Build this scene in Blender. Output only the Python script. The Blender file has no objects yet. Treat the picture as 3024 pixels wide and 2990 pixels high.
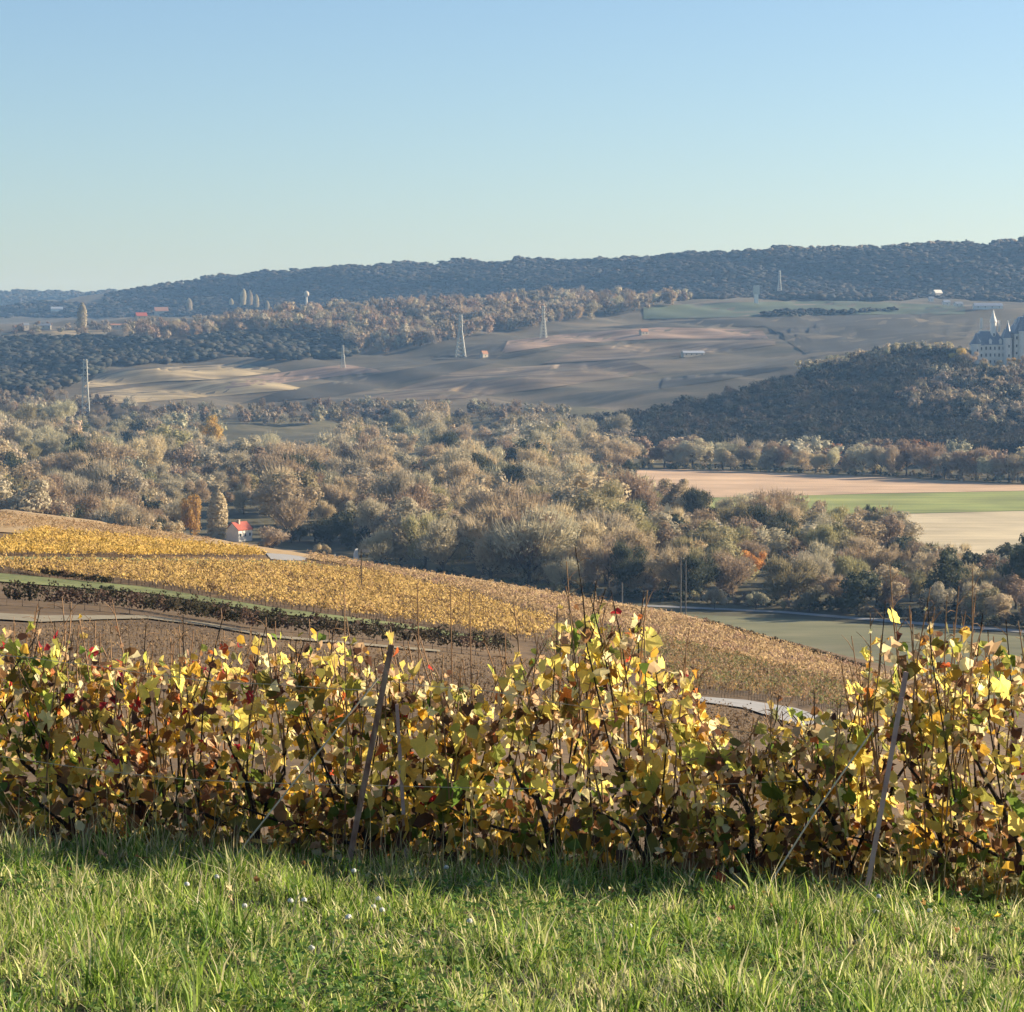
import bpy, math, random
import numpy as np
from mathutils import Vector, Matrix

# ------------------------------------------------------------------ camera, world, sun, exposure
C = bpy.context.scene.collection
SC = bpy.context.scene
W, H, F = 3024.0, 2990.0, 8000.0          # photograph size and focal length in its pixels
CZ = 82.0                                  # camera height above the valley floor
HOR = 1000.0                               # pixel row of the true horizon
TH = math.atan((H / 2 - HOR) / F)
CT, ST = math.cos(TH), math.sin(TH)

cam_d = bpy.data.cameras.new('camera')
cam_d.sensor_width = 36.0
cam_d.lens = 36.0 * F / W
cam_d.clip_start = 0.5
cam_d.clip_end = 40000.0
cam = bpy.data.objects.new('camera', cam_d)
cam.location = (0, 0, CZ)
cam.rotation_euler = (math.pi / 2 - TH, 0, 0)
C.objects.link(cam)
SC.camera = cam

SUN_AZ, SUN_EL = math.radians(71), math.radians(19)
world = bpy.data.worlds.new('World')
SC.world = world
world.use_nodes = True
wn = world.node_tree
wn.nodes.clear()
sky = wn.nodes.new('ShaderNodeTexSky')
sky.sky_type = 'NISHITA'
sky.sun_disc = False
sky.sun_elevation = SUN_EL
sky.sun_rotation = SUN_AZ
sky.altitude = 100
sky.air_density = 0.9
sky.dust_density = 0.8
sky.ozone_density = 3.5
bg = wn.nodes.new('ShaderNodeBackground')
bg.inputs['Strength'].default_value = 0.068
wo = wn.nodes.new('ShaderNodeOutputWorld')
wn.links.new(sky.outputs[0], bg.inputs['Color'])
wn.links.new(bg.outputs[0], wo.inputs['Surface'])

sun_d = bpy.data.lights.new('sun', 'SUN')
sun_d.energy = 5.0
sun_d.angle = math.radians(0.53)
sun_d.color = (1.0, 0.86, 0.66)
sun = bpy.data.objects.new('sun', sun_d)
sdir = Vector((math.sin(SUN_AZ) * math.cos(SUN_EL), math.cos(SUN_AZ) * math.cos(SUN_EL), math.sin(SUN_EL)))
sun.rotation_euler = (-sdir).to_track_quat('-Z', 'Y').to_euler()
sun.location = (60, 20, CZ + 60)
C.objects.link(sun)

SC.view_settings.view_transform = 'Standard'
SC.view_settings.look = 'None'
SC.view_settings.gamma = 1.0
SC.view_settings.exposure = 1.25
SC.view_settings.use_curve_mapping = False
try:
    SC.cycles.max_bounces = 4
    SC.cycles.diffuse_bounces = 2
    SC.cycles.transmission_bounces = 2
    SC.cycles.glossy_bounces = 1
    SC.cycles.transparent_max_bounces = 8
    SC.cycles.volume_bounces = 0
except Exception:
    pass

rng = np.random.default_rng(11)
random.seed(11)

# ------------------------------------------------------------------ projection and terrain
def ray(px, py):
    u = (np.asarray(px, float) - W / 2) / F
    v = (H / 2 - np.asarray(py, float)) / F
    dy = CT + v * ST
    return u / dy, (-ST + v * CT) / dy

def at_depth(px, py, d):
    a, b = ray(px, py)
    return np.stack([a * d, np.zeros_like(a) + d, CZ + b * d], -1)

def project(p):
    p = np.asarray(p, float)
    x, y, z = p[..., 0], p[..., 1], p[..., 2] - CZ
    zc = y * CT - z * ST
    yc = y * ST + z * CT
    return W / 2 + F * x / zc, H / 2 - F * yc / zc

def zr(py, d):                              # height above the camera of a point at row py and depth d
    return -(py - HOR) / F * d

FL = -82.0
def prof(near, far):
    return sorted([(d, zr(v, d) if v > 400 else v) for d, v in near + far])

near_l = [(3, -1.80), (8, -2.35), (15.3, 2515), (30, -4.6), (60, -8.0), (100, -12.0), (150, 1842), (200, 1740), (280, 1625), (380, 1497), (400, -26), (520, -55), (680, FL)]
near_400 = [(3, -1.80), (8, -2.36), (15.3, 2540), (30, -4.7), (60, -8.2), (100, -12.1), (150, 1862), (200, 1785), (280, 1655), (380, 1553), (400, -28.5), (520, -57), (680, FL)]
near_1000 = [(3, -1.82), (8, -2.37), (15.3, 2570), (30, -4.8), (60, -8.4), (100, -12.6), (150, 1920), (200, 1840), (250, 1765), (300, 1703), (360, 1648), (380, -32), (520, -60), (680, FL)]
near_1500 = [(3, -1.83), (8, -2.38), (15.3, 2588), (30, -4.9), (60, -8.8), (100, -13.4), (150, 1985), (200, 1905), (260, 1815), (350, 1724), (370, -34.5), (520, -63), (670, FL)]
near_2000 = [(3, -1.84), (8, -2.39), (15.3, 2605), (30, -5.0), (60, -9.2), (100, -14.3), (140, 2080), (180, 2010), (250, 1900), (330, 1810), (350, -37), (480, -62), (640, FL)]
near_2600 = [(3, -1.86), (8, -2.41), (15.3, 2635), (30, -5.2), (60, -9.8), (100, -15.8), (140, 2175), (180, 2115), (240, 2040), (300, 1988), (320, -40.5), (450, -65), (600, FL)]
near_3024 = [(3, -1.88), (8, -2.42), (15.3, 2660), (30, -5.3), (60, -10.4), (100, -17), (150, 2260), (200, 2190), (280, 2110), (300, -42), (420, -67), (560, FL)]

COLS = [
    (-800, prof(near_l, [(1500, FL), (1850, -66), (2150, -56), (2350, -58), (2700, -48), (3100, -22), (3400, 0), (3600, 16), (3900, 14), (4600, 0), (5600, 40), (5900, 35), (6500, 20), (7400, 90), (7600, 129), (9000, 130)])),
    (0, prof(near_l, [(1500, FL), (1850, -70), (2150, -63), (2350, -64), (2700, 1150), (3100, 1062), (3400, 1000), (3600, 968), (3900, 14), (4600, 0), (5450, 40), (5600, 908), (5900, 60), (6500, 20), (7350, 90), (7500, 864), (9000, 130)])),
    (400, prof(near_400, [(1900, FL), (2300, -76), (2450, 1188), (2800, 1105), (3100, 1042), (3400, 978), (3600, 950), (3900, 22), (4600, 15), (5250, 50), (5500, 862), (5900, 100), (6500, 60), (7350, 90), (7500, 864), (9000, 130)])),
    (700, prof(near_400[:3] + near_1000[3:6] + [(150, 1890), (200, 1812), (280, 1680), (370, 1598), (390, -30), (520, -58), (680, FL)], [(1900, FL), (2300, -76), (2450, 1192), (2800, 1105), (2950, 1075), (3100, 1052), (3300, 975), (3500, 932), (3700, 26), (4400, 20), (5050, 55), (5300, 810), (5600, 128), (7500, 130), (9000, 130)])),
    (1000, prof(near_1000, [(1900, FL), (2300, -76), (2450, 1198), (2700, 1132), (2950, 1072), (3150, 1045), (3350, 955), (3550, 918), (3800, 30), (4300, 32), (4850, 60), (5080, 788), (5400, 138), (9000, 130)])),
    (1500, prof(near_1500, [(1900, FL), (2250, -76), (2400, 1203), (2600, 1132), (2850, 1062), (3000, 1008), (3200, 972), (3400, 932), (3550, 890), (3750, 46), (4200, 50), (4550, 66), (4800, 775), (5200, 140), (9000, 130)])),
    (2000, prof(near_2000, [(1750, FL), (2050, -74), (2220, 1218), (2320, -66), (2450, 1152), (2700, 1092), (2900, 1042), (3100, 987), (3300, 942), (3500, 900), (3800, 56), (4230, 66), (4470, 752), (5000, 142), (9000, 130)])),
    (2350, prof([(3, -1.85), (8, -2.4), (15.3, 2620), (30, -5.1), (60, -9.5), (100, -15.0), (140, 2128), (180, 2062), (245, 1972), (315, 1903), (335, -39), (465, -63.5), (620, FL)], [(1750, FL), (2000, -64), (2230, 1122), (2380, -44), (2550, 1095), (2700, 1062), (2900, 1022), (3100, 982), (3300, 942), (3500, 905), (3800, 54), (4150, 64), (4380, 740), (5000, 146), (9000, 130)])),
    (2700, prof(near_2600, [(1700, FL), (1950, -62), (2120, -32), (2250, 1048), (2350, -12), (2520, -18), (2800, 1012), (3100, 962), (3400, 912), (3700, 50), (4080, 64), (4300, 730), (5000, 150), (9000, 130)])),
    (3024, prof(near_3024, [(1600, FL), (1820, -66), (2050, -40), (2220, 1085), (2320, -23), (2500, -24), (2800, 1012), (3100, 952), (3400, 907), (3700, 48), (4020, 64), (4250, 717), (5000, 152), (9000, 130)])),
    (3800, prof(near_3024, [(1600, FL), (1820, -62), (2050, -35), (2220, -20), (2320, -20), (2500, -24), (2800, 0), (3100, 20), (3400, 42), (3700, 50), (3950, 66), (4180, 154), (5000, 155), (9000, 130)])),
]
GP = np.arange(-3000, 6001, 45.0)
GD = np.exp(np.linspace(math.log(3.0), math.log(9500.0), 560))
tab = np.zeros((len(COLS), len(GD)))
for i, (_, pr) in enumerate(COLS):
    a = np.array(pr)
    tab[i] = np.interp(GD, a[:, 0], a[:, 1])
cp = np.array([c[0] for c in COLS], float)
TZ = np.stack([np.interp(GP, cp, tab[:, j]) for j in range(len(GD))], 1)
def smooth(a, ax, n):
    for _ in range(n):
        b = np.moveaxis(a, ax, 0).copy()
        b[1:-1] = 0.25 * b[:-2] + 0.5 * b[1:-1] + 0.25 * b[2:]
        a = np.moveaxis(b, 0, ax)
    return a
TZ = smooth(TZ, 0, 6)
TZ = smooth(TZ, 1, 2)
gx = np.outer((GP - W / 2) / F, GD)
gy = np.broadcast_to(GD, gx.shape)
# slow natural undulation of the ground, growing with distance
und = np.sin(gx * 0.024 + 0.7) * np.cos(gy * 0.019 + 0.3) + 0.45 * np.sin(gx * 0.052 + gy * 0.037)
amp = np.interp(GD, [3, 60, 200, 400, 700, 1900, 2400, 9000], [0, 0.05, 0.25, 0.2, 0.15, 0.3, 6.0, 5.0])
TZ = TZ + und * amp

def ground(x, y):
    x = np.asarray(x, float); y = np.asarray(y, float)
    fp = np.clip((W / 2 + F * x / y - GP[0]) / 45.0, 0, len(GP) - 1.001)
    fd = np.clip((np.log(np.maximum(y, 3.0)) - math.log(3.0)) / (math.log(9500 / 3.0) / (len(GD) - 1)), 0, len(GD) - 1.001)
    i = fp.astype(int); j = fd.astype(int); a = fp - i; b = fd - j
    return CZ + (TZ[i, j] * (1 - a) * (1 - b) + TZ[i + 1, j] * a * (1 - b) + TZ[i, j + 1] * (1 - a) * b + TZ[i + 1, j + 1] * a * b)

MD = np.exp(np.linspace(math.log(4.0), math.log(9400.0), 2600))
def at(px, py, dmin=4.0, lift=0.0):
    """first ground point seen through a pixel beyond dmin"""
    px = np.atleast_1d(np.asarray(px, float)); py = np.atleast_1d(np.asarray(py, float))
    out = np.zeros((len(px), 3))
    ds = MD[MD >= dmin]
    for k in range(len(px)):
        a, b = ray(px[k], py[k])
        g = ground(a * ds, ds)
        below = (CZ + b * ds) < g
        i = int(np.argmax(below)) if below.any() else len(ds) - 1
        if i > 0 and below.any():
            h0 = CZ + b * ds[i - 1] - g[i - 1]; h1 = CZ + b * ds[i] - g[i]
            t = h0 / (h0 - h1) if h0 != h1 else 0
            d = ds[i - 1] + (ds[i] - ds[i - 1]) * t
        else:
            d = ds[i]
        out[k] = (a * d, d, 0)
    out[:, 2] = ground(out[:, 0], out[:, 1]) + lift
    return out

def inside(poly, px, py):
    poly = np.asarray(poly, float); px = np.asarray(px, float); py = np.asarray(py, float)
    r = np.zeros(px.shape, bool); n = len(poly); j = n - 1
    for i in range(n):
        xi, yi = poly[i]; xj, yj = poly[j]
        c = ((yi > py) != (yj > py)) & (px < (xj - xi) * (py - yi) / ((yj - yi) or 1e-9) + xi)
        r ^= c; j = i
    return r

# ------------------------------------------------------------------ materials
def new_mat(name):
    m = bpy.data.materials.new(name); m.use_nodes = True
    nt = m.node_tree; nt.nodes.clear()
    return m, nt, nt.nodes.new('ShaderNodeOutputMaterial')

def N(nt, t, **kw):
    n = nt.nodes.new(t)
    for k, v in kw.items():
        if k in n.inputs: n.inputs[k].default_value = v
        else: setattr(n, k, v)
    return n

def mul(col, k):
    return (min(1, col[0] * k), min(1, col[1] * k), min(1, col[2] * k), 1)

def surface(name, cols, scale=1.0, rough=0.9, bump=0.0, detail=6.0, stretch=(1, 1, 1), scale2=None, spec=0.2, rz=0.0):
    """ground, stone and paint: up to three colours spread by noise in object space"""
    m, nt, out = new_mat(name)
    tc = N(nt, 'ShaderNodeTexCoord')
    mp = N(nt, 'ShaderNodeMapping'); mp.inputs['Scale'].default_value = stretch; mp.inputs['Rotation'].default_value = (0, 0, rz)
    nt.links.new(tc.outputs['Object'], mp.inputs[0])
    n1 = N(nt, 'ShaderNodeTexNoise', Scale=scale, Detail=detail, Roughness=0.6)
    nt.links.new(mp.outputs[0], n1.inputs['Vector'])
    rp = nt.nodes.new('ShaderNodeValToRGB')
    el = rp.color_ramp.elements
    el[0].position = 0.3; el[0].color = mul(cols[0], 1)
    el[1].position = 0.7; el[1].color = mul(cols[-1], 1)
    if len(cols) > 2:
        e = el.new(0.5); e.color = mul(cols[1], 1)
    nt.links.new(n1.outputs['Fac'], rp.inputs['Fac'])
    col = rp.outputs[0]
    if scale2:
        n2 = N(nt, 'ShaderNodeTexNoise', Scale=scale2, Detail=3.0)
        nt.links.new(tc.outputs['Object'], n2.inputs['Vector'])
        mr = N(nt, 'ShaderNodeMapRange'); mr.inputs[1].default_value = 0.3; mr.inputs[2].default_value = 0.7; mr.inputs[3].default_value = 0.72; mr.inputs[4].default_value = 1.2
        nt.links.new(n2.outputs['Fac'], mr.inputs[0])
        mx = N(nt, 'ShaderNodeVectorMath', operation='SCALE')
        nt.links.new(col, mx.inputs[0]); nt.links.new(mr.outputs[0], mx.inputs['Scale'])
        col = mx.outputs[0]
    b = N(nt, 'ShaderNodeBsdfPrincipled', Roughness=rough)
    b.inputs['Specular IOR Level'].default_value = spec
    nt.links.new(col, b.inputs['Base Color'])
    if bump:
        bp = N(nt, 'ShaderNodeBump', Strength=min(1, bump), Distance=0.1 * max(1, bump))
        nt.links.new(n1.outputs['Fac'], bp.inputs['Height']); nt.links.new(bp.outputs[0], b.inputs['Normal'])
    nt.links.new(b.outputs[0], out.inputs[0])
    return m

def foliage(name, col, transl=0.3, var=0.35, hue=0.03, attr=False, scale=3.0, tcol=None, rough=0.75):
    """leaf and twig material: varied per object (or by a per-vertex tint), part of the light passes through"""
    m, nt, out = new_mat(name)
    if attr:
        a = N(nt, 'ShaderNodeAttribute', attribute_name='tint')
        base = a.outputs['Color']
    else:
        oi = N(nt, 'ShaderNodeObjectInfo')
        tc = N(nt, 'ShaderNodeTexCoord')
        ns = N(nt, 'ShaderNodeTexNoise', Scale=scale, Detail=3.0)
        nt.links.new(tc.outputs['Object'], ns.inputs['Vector'])
        ad = N(nt, 'ShaderNodeMath', operation='MULTIPLY_ADD'); ad.inputs[1].default_value = 0.6
        nt.links.new(ns.outputs['Fac'], ad.inputs[0])
        m4 = N(nt, 'ShaderNodeMath', operation='MULTIPLY'); m4.inputs[1].default_value = 0.7
        nt.links.new(oi.outputs['Random'], m4.inputs[0]); nt.links.new(m4.outputs[0], ad.inputs[2])
        hv = N(nt, 'ShaderNodeHueSaturation'); hv.inputs['Color'].default_value = mul(col, 1)
        mr = N(nt, 'ShaderNodeMapRange'); mr.inputs[3].default_value = 1 - var; mr.inputs[4].default_value = 1 + var
        nt.links.new(ad.outputs[0], mr.inputs[0]); nt.links.new(mr.outputs[0], hv.inputs['Value'])
        mh = N(nt, 'ShaderNodeMapRange'); mh.inputs[3].default_value = 0.5 - hue; mh.inputs[4].default_value = 0.5 + hue
        nt.links.new(oi.outputs['Random'], mh.inputs[0]); nt.links.new(mh.outputs[0], hv.inputs['Hue'])
        base = hv.outputs[0]
    b = N(nt, 'ShaderNodeBsdfPrincipled', Roughness=rough)
    b.inputs['Specular IOR Level'].default_value = 0.25
    nt.links.new(base, b.inputs['Base Color'])
    if transl > 0:
        t = N(nt, 'ShaderNodeBsdfTranslucent')
        nt.links.new(base, t.inputs['Color'])
        mx = N(nt, 'ShaderNodeMixShader'); mx.inputs[0].default_value = transl
        nt.links.new(b.outputs[0], mx.inputs[1]); nt.links.new(t.outputs[0], mx.inputs[2])
        nt.links.new(mx.outputs[0], out.inputs[0])
    else:
        nt.links.new(b.outputs[0], out.inputs[0])
    return m

# ------------------------------------------------------------------ mesh helpers
def mesh_np(name, V, faces, mats, tint=None, smooth_=False, mat_idx=None):
    """faces: array (n,3) or (n,4), or a list of such arrays"""
    if not isinstance(faces, list): faces = [faces]
    faces = [np.asarray(f, np.int32) for f in faces if len(f)]
    me = bpy.data.meshes.new(name)
    V = np.asarray(V, np.float32)
    me.vertices.add(len(V)); me.vertices.foreach_set('co', V.ravel())
    loops = np.concatenate([f.ravel() for f in faces]); sizes = np.concatenate([np.full(len(f), f.shape[1], np.int32) for f in faces])
    me.loops.add(len(loops)); me.loops.foreach_set('vertex_index', loops)
    me.polygons.add(len(sizes))
    me.polygons.foreach_set('loop_start', np.concatenate([[0], np.cumsum(sizes)[:-1]]).astype(np.int32))
    if not isinstance(mats, (list, tuple)): mats = [mats]
    for m in mats: me.materials.append(m)
    if mat_idx is not None: me.polygons.foreach_set('material_index', np.asarray(mat_idx, np.int32))
    me.polygons.foreach_set('use_smooth', np.full(len(sizes), bool(smooth_)))
    if tint is not None:
        a = me.color_attributes.new('tint', 'FLOAT_COLOR', 'POINT')
        t = np.ones((len(V), 4), np.float32); t[:, :3] = tint
        a.data.foreach_set('color', t.ravel())
    me.update(calc_edges=True)
    return me

def link(name, me, parent=None, loc=None, rot=None, scale=None):
    o = bpy.data.objects.new(name, me); C.objects.link(o)
    if parent is not None: o.parent = parent
    if loc is not None: o.location = loc
    if rot is not None: o.rotation_euler = rot
    if scale is not None: o.scale = scale
    return o

def tag(o, label=None, cat=None, group=None, kind=None):
    if label: o['label'] = label
    if cat: o['category'] = cat
    if group: o['group'] = group
    if kind: o['kind'] = kind
    return o

def thing(name, label, cat, loc, rz=0.0, group=None, scale=None):
    o = link(name, None, loc=tuple(loc), rot=(0, 0, rz), scale=scale)
    return tag(o, label, cat, group)

class MB:
    """collects boxes, tubes and polygons into one mesh"""
    def __init__(s): s.v = []; s.q = []; s.t = []; s.n = 0
    def add(s, V, q=(), t=()):
        s.v.append(np.asarray(V, float).reshape(-1, 3))
        if len(q): s.q.append(np.asarray(q, int).reshape(-1, 4) + s.n)
        if len(t): s.t.append(np.asarray(t, int).reshape(-1, 3) + s.n)
        s.n += len(s.v[-1]); return s
    def box(s, c, size, rz=0.0):
        x, y, z = np.asarray(size) / 2
        V = np.array([[-x, -y, -z], [x, -y, -z], [x, y, -z], [-x, y, -z], [-x, -y, z], [x, -y, z], [x, y, z], [-x, y, z]])
        ca, sa = math.cos(rz), math.sin(rz)
        V = np.stack([V[:, 0] * ca - V[:, 1] * sa, V[:, 0] * sa + V[:, 1] * ca, V[:, 2]], 1) + np.asarray(c)
        return s.add(V, [[0, 3, 2, 1], [4, 5, 6, 7], [0, 1, 5, 4], [1, 2, 6, 5], [2, 3, 7, 6], [3, 0, 4, 7]])
    def tube(s, pts, r, n=6, cap=True):
        pts = np.asarray(pts, float); r = np.broadcast_to(np.asarray(r, float), (len(pts),))
        rings = []
        for i, p in enumerate(pts):
            d = pts[min(i + 1, len(pts) - 1)] - pts[max(i - 1, 0)]
            d = d / (np.linalg.norm(d) + 1e-9)
            a = np.cross(d, [0.0, 0, 1.0] if abs(d[2]) < 0.95 else [1.0, 0, 0]); a /= np.linalg.norm(a); b = np.cross(d, a)
            an = np.arange(n) * 2 * math.pi / n
            rings.append(p + r[i] * (np.outer(np.cos(an), a) + np.outer(np.sin(an), b)))
        V = np.concatenate(rings); q = []
        for i in range(len(pts) - 1):
            for k in range(n):
                q.append([i * n + k, i * n + (k + 1) % n, (i + 1) * n + (k + 1) % n, (i + 1) * n + k])
        t = []
        if cap:
            V = np.concatenate([V, pts[:1], pts[-1:]]); c0 = len(V) - 2
            for k in range(n):
                t.append([c0, (k + 1) % n, k]); t.append([c0 + 1, (len(pts) - 1) * n + k, (len(pts) - 1) * n + (k + 1) % n])
        return s.add(V, q, t)
    def bar(s, a, b, w):
        return s.tube([a, b], w / 2, 4)
    def mesh(s, name, mat, smooth_=False):
        fs = []
        if s.q: fs.append(np.concatenate(s.q))
        if s.t: fs.append(np.concatenate(s.t))
        return mesh_np(name, np.concatenate(s.v), fs, mat, smooth_=smooth_)
    def build(s, name, mat, parent=None, smooth_=False, **kw):
        return link(name, s.mesh(name, mat, smooth_), parent, **kw)

# ------------------------------------------------------------------ terrain sheets
M_soil = surface('bank_soil', [(0.025, 0.028, 0.012), (0.05, 0.048, 0.02), (0.08, 0.07, 0.035)], 3.0, bump=0.6, scale2=0.6)
M_hill = surface('hillside_soil', [(0.085, 0.055, 0.03), (0.135, 0.088, 0.046), (0.18, 0.12, 0.062)], 0.5, bump=0.8, scale2=0.04)
M_valley = surface('valley_grass', [(0.06, 0.055, 0.03), (0.1, 0.09, 0.045), (0.16, 0.13, 0.07)], 0.05, scale2=0.004)
M_far = surface('far_slopes', [(0.05, 0.047, 0.03), (0.1, 0.085, 0.055), (0.18, 0.14, 0.09)], 0.03, scale2=0.01, stretch=(0.2, 1, 1))
def sheet(name, j0, j1, mat):
    idx = np.arange(len(GP) * (j1 - j0 + 1)).reshape(len(GP), -1)
    V = np.stack([gx[:, j0:j1 + 1], gy[:, j0:j1 + 1], TZ[:, j0:j1 + 1] + CZ], -1).reshape(-1, 3)
    q = np.stack([idx[:-1, :-1], idx[1:, :-1], idx[1:, 1:], idx[:-1, 1:]], -1).reshape(-1, 4)
    o = link(name, mesh_np(name, V, q, mat, smooth_=True)); o['kind'] = 'structure'
    return o
def jd(d): return int(np.argmin(abs(GD - d)))
sheet('grass_bank_ground', 0, jd(17.5), M_soil)
sheet('vineyard_hillside_ground', jd(17.5), jd(560), M_hill)
sheet('valley_floor_ground', jd(560), jd(2330), M_valley)
sheet('far_hills_terrain', jd(2330), len(GD) - 1, M_far)

def poly_sample(pts, n):
    p = np.asarray(pts, float); s = np.concatenate([[0], np.cumsum(np.hypot(*np.diff(p, axis=0).T))])
    t = np.linspace(0, s[-1], n)
    return np.stack([np.interp(t, s, p[:, 0]), np.interp(t, s, p[:, 1])], 1)

def field(name, top, bot, mat, dmin=640.0, lift=0.12, nu=70, nv=10):
    a = poly_sample(top, nu); b = poly_sample(bot, nu)
    t = np.linspace(0, 1, nv)[:, None, None]
    g = (a[None] * (1 - t) + b[None] * t).reshape(-1, 2)
    V = at(g[:, 0], g[:, 1], dmin, lift)
    idx = np.arange(nu * nv).reshape(nv, nu)
    q = np.stack([idx[:-1, :-1], idx[1:, :-1], idx[1:, 1:], idx[:-1, 1:]], -1).reshape(-1, 4)
    o = link(name, mesh_np(name, V, q, mat, smooth_=True)); o['kind'] = 'structure'
    return o

M_plough = surface('ploughed_earth', [(0.44, 0.29, 0.175), (0.53, 0.36, 0.22), (0.6, 0.43, 0.27)], 0.12, stretch=(0.06, 1, 1), scale2=0.02)
M_green = surface('green_crop', [(0.15, 0.19, 0.05), (0.24, 0.27, 0.075), (0.36, 0.34, 0.11)], 0.12, stretch=(0.06, 1, 1), scale2=0.02)
M_stubble = surface('stubble', [(0.44, 0.36, 0.22), (0.52, 0.43, 0.27), (0.6, 0.5, 0.33)], 0.15, stretch=(0.06, 1, 1), scale2=0.02)
M_meadow = surface('pale_meadow', [(0.12, 0.12, 0.06), (0.17, 0.165, 0.085), (0.22, 0.2, 0.11)], 0.1, stretch=(0.3, 1, 1), scale2=0.015)
M_road = surface('pale_road', [(0.25, 0.24, 0.23), (0.34, 0.33, 0.31)], 0.6, rough=0.8)
M_track = surface('chalk_track', [(0.19, 0.16, 0.11), (0.3, 0.26, 0.18)], 1.2, rough=0.9)
M_verge = surface('verge_grass', [(0.1, 0.13, 0.04), (0.17, 0.19, 0.07), (0.24, 0.22, 0.1)], 1.5, scale2=0.2, bump=0.5)
# valley fields
field('ploughed_field', [(1800, 1384), (2050, 1388), (2600, 1410), (3150, 1440)], [(1780, 1470), (2150, 1470), (2600, 1458), (3150, 1448)], M_plough)
field('green_field', [(2050, 1472), (2600, 1459), (3150, 1449)], [(2050, 1530), (2600, 1520), (3150, 1506)], M_green)
field('stubble_field', [(2050, 1531), (2600, 1521), (3150, 1507)], [(2050, 1640), (2600, 1640), (3150, 1660)], M_stubble)
field('lower_meadow', [(1950, 1812), (2400, 1833), (3150, 1892)], [(1950, 1960), (2600, 2050), (3150, 2100)], M_meadow, dmin=600)
field('valley_road', [(1900, 1788), (2300, 1806), (2700, 1838), (3150, 1872)], [(1900, 1793), (2300, 1812), (2700, 1846), (3150, 1881)], M_road, dmin=600, lift=0.2, nv=3)
# far slope fields, told apart by crop colour, the dark ones by painted shade
M_f1 = surface('far_stubble', [(0.12, 0.095, 0.06), (0.3, 0.235, 0.13), (0.46, 0.36, 0.2)], 0.045, stretch=(0.12, 1, 1), scale2=0.02, rz=0.2)
M_f2 = surface('far_vines_pink', [(0.11, 0.08, 0.06), (0.24, 0.165, 0.115), (0.34, 0.24, 0.16)], 0.045, stretch=(0.12, 1, 1), scale2=0.02, rz=-0.3)
M_f3 = surface('far_vines_brown', [(0.06, 0.048, 0.035), (0.14, 0.105, 0.07), (0.25, 0.19, 0.12)], 0.045, stretch=(0.12, 1, 1), scale2=0.02, rz=0.35)
M_f4 = surface('far_meadow', [(0.055, 0.075, 0.045), (0.075, 0.1, 0.06), (0.09, 0.11, 0.06)], 0.015, stretch=(0.2, 1, 1), scale2=0.006)
M_f5 = surface('far_vines_shade_tone', [(0.045, 0.04, 0.03), (0.06, 0.055, 0.04), (0.09, 0.075, 0.055)], 0.02, stretch=(0.2, 1, 1), scale2=0.006)  # shadow on the far slope put into the ground colour
FK = dict(dmin=2380.0, lift=0.5, nu=60, nv=8)
field('far_stubble_field', [(290, 1106), (500, 1086), (700, 1076), (820, 1092)], [(240, 1150), (480, 1128), (640, 1122), (830, 1100)], M_f1, **FK)
field('far_golden_field', [(170, 1178), (400, 1146), (600, 1128), (760, 1118)], [(200, 1200), (420, 1190), (640, 1172), (900, 1150)], M_f1, **FK)
field('far_pink_vineyard', [(700, 1122), (900, 1092), (1020, 1078), (1110, 1092)], [(660, 1150), (880, 1128), (1000, 1112), (1130, 1100)], M_f2, **FK)
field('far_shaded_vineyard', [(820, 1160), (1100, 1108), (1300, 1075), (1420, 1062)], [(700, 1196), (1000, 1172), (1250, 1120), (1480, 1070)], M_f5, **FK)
field('far_brown_vineyard', [(1330, 1104), (1480, 1088), (1700, 1076), (1850, 1064)], [(1050, 1190), (1350, 1180), (1600, 1150), (1950, 1100)], M_f3, **FK)
field('far_shadow_streak', [(1280, 1052), (1500, 1050), (1650, 1022), (1900, 1006)], [(1280, 1064), (1500, 1060), (1650, 1030), (1910, 1013)], M_f5, **FK)  # long cast shadow across the slope, laid down as a dark sheet
field('far_upper_vineyard', [(1500, 1008), (1700, 985), (1950, 968), (2250, 976)], [(1480, 1046), (1680, 1016), (1950, 1002), (2270, 1002)], M_f2, **FK)
field('far_middle_vineyard', [(1720, 1032), (1930, 1014), (2150, 1006), (2290, 1004)], [(1600, 1076), (1850, 1062), (2050, 1050), (2290, 1020)], M_f3, **FK)
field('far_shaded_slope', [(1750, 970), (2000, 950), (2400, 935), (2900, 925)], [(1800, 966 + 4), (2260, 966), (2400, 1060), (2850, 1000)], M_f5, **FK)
field('far_green_meadow', [(1900, 906), (2200, 894), (2500, 890), (2850, 905)], [(1900, 944), (2200, 938), (2500, 930), (2850, 930)], M_f4, **FK)
field('far_lower_strip', [(1960, 1118), (2150, 1100), (2320, 1084)], [(1950, 1150), (2130, 1125), (2330, 1090)], M_f5, **FK)
field('far_left_meadow', [(-60, 990), (150, 980), (330, 975)], [(-60, 1012), (100, 1004), (300, 1000)], M_f1, **FK)
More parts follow.
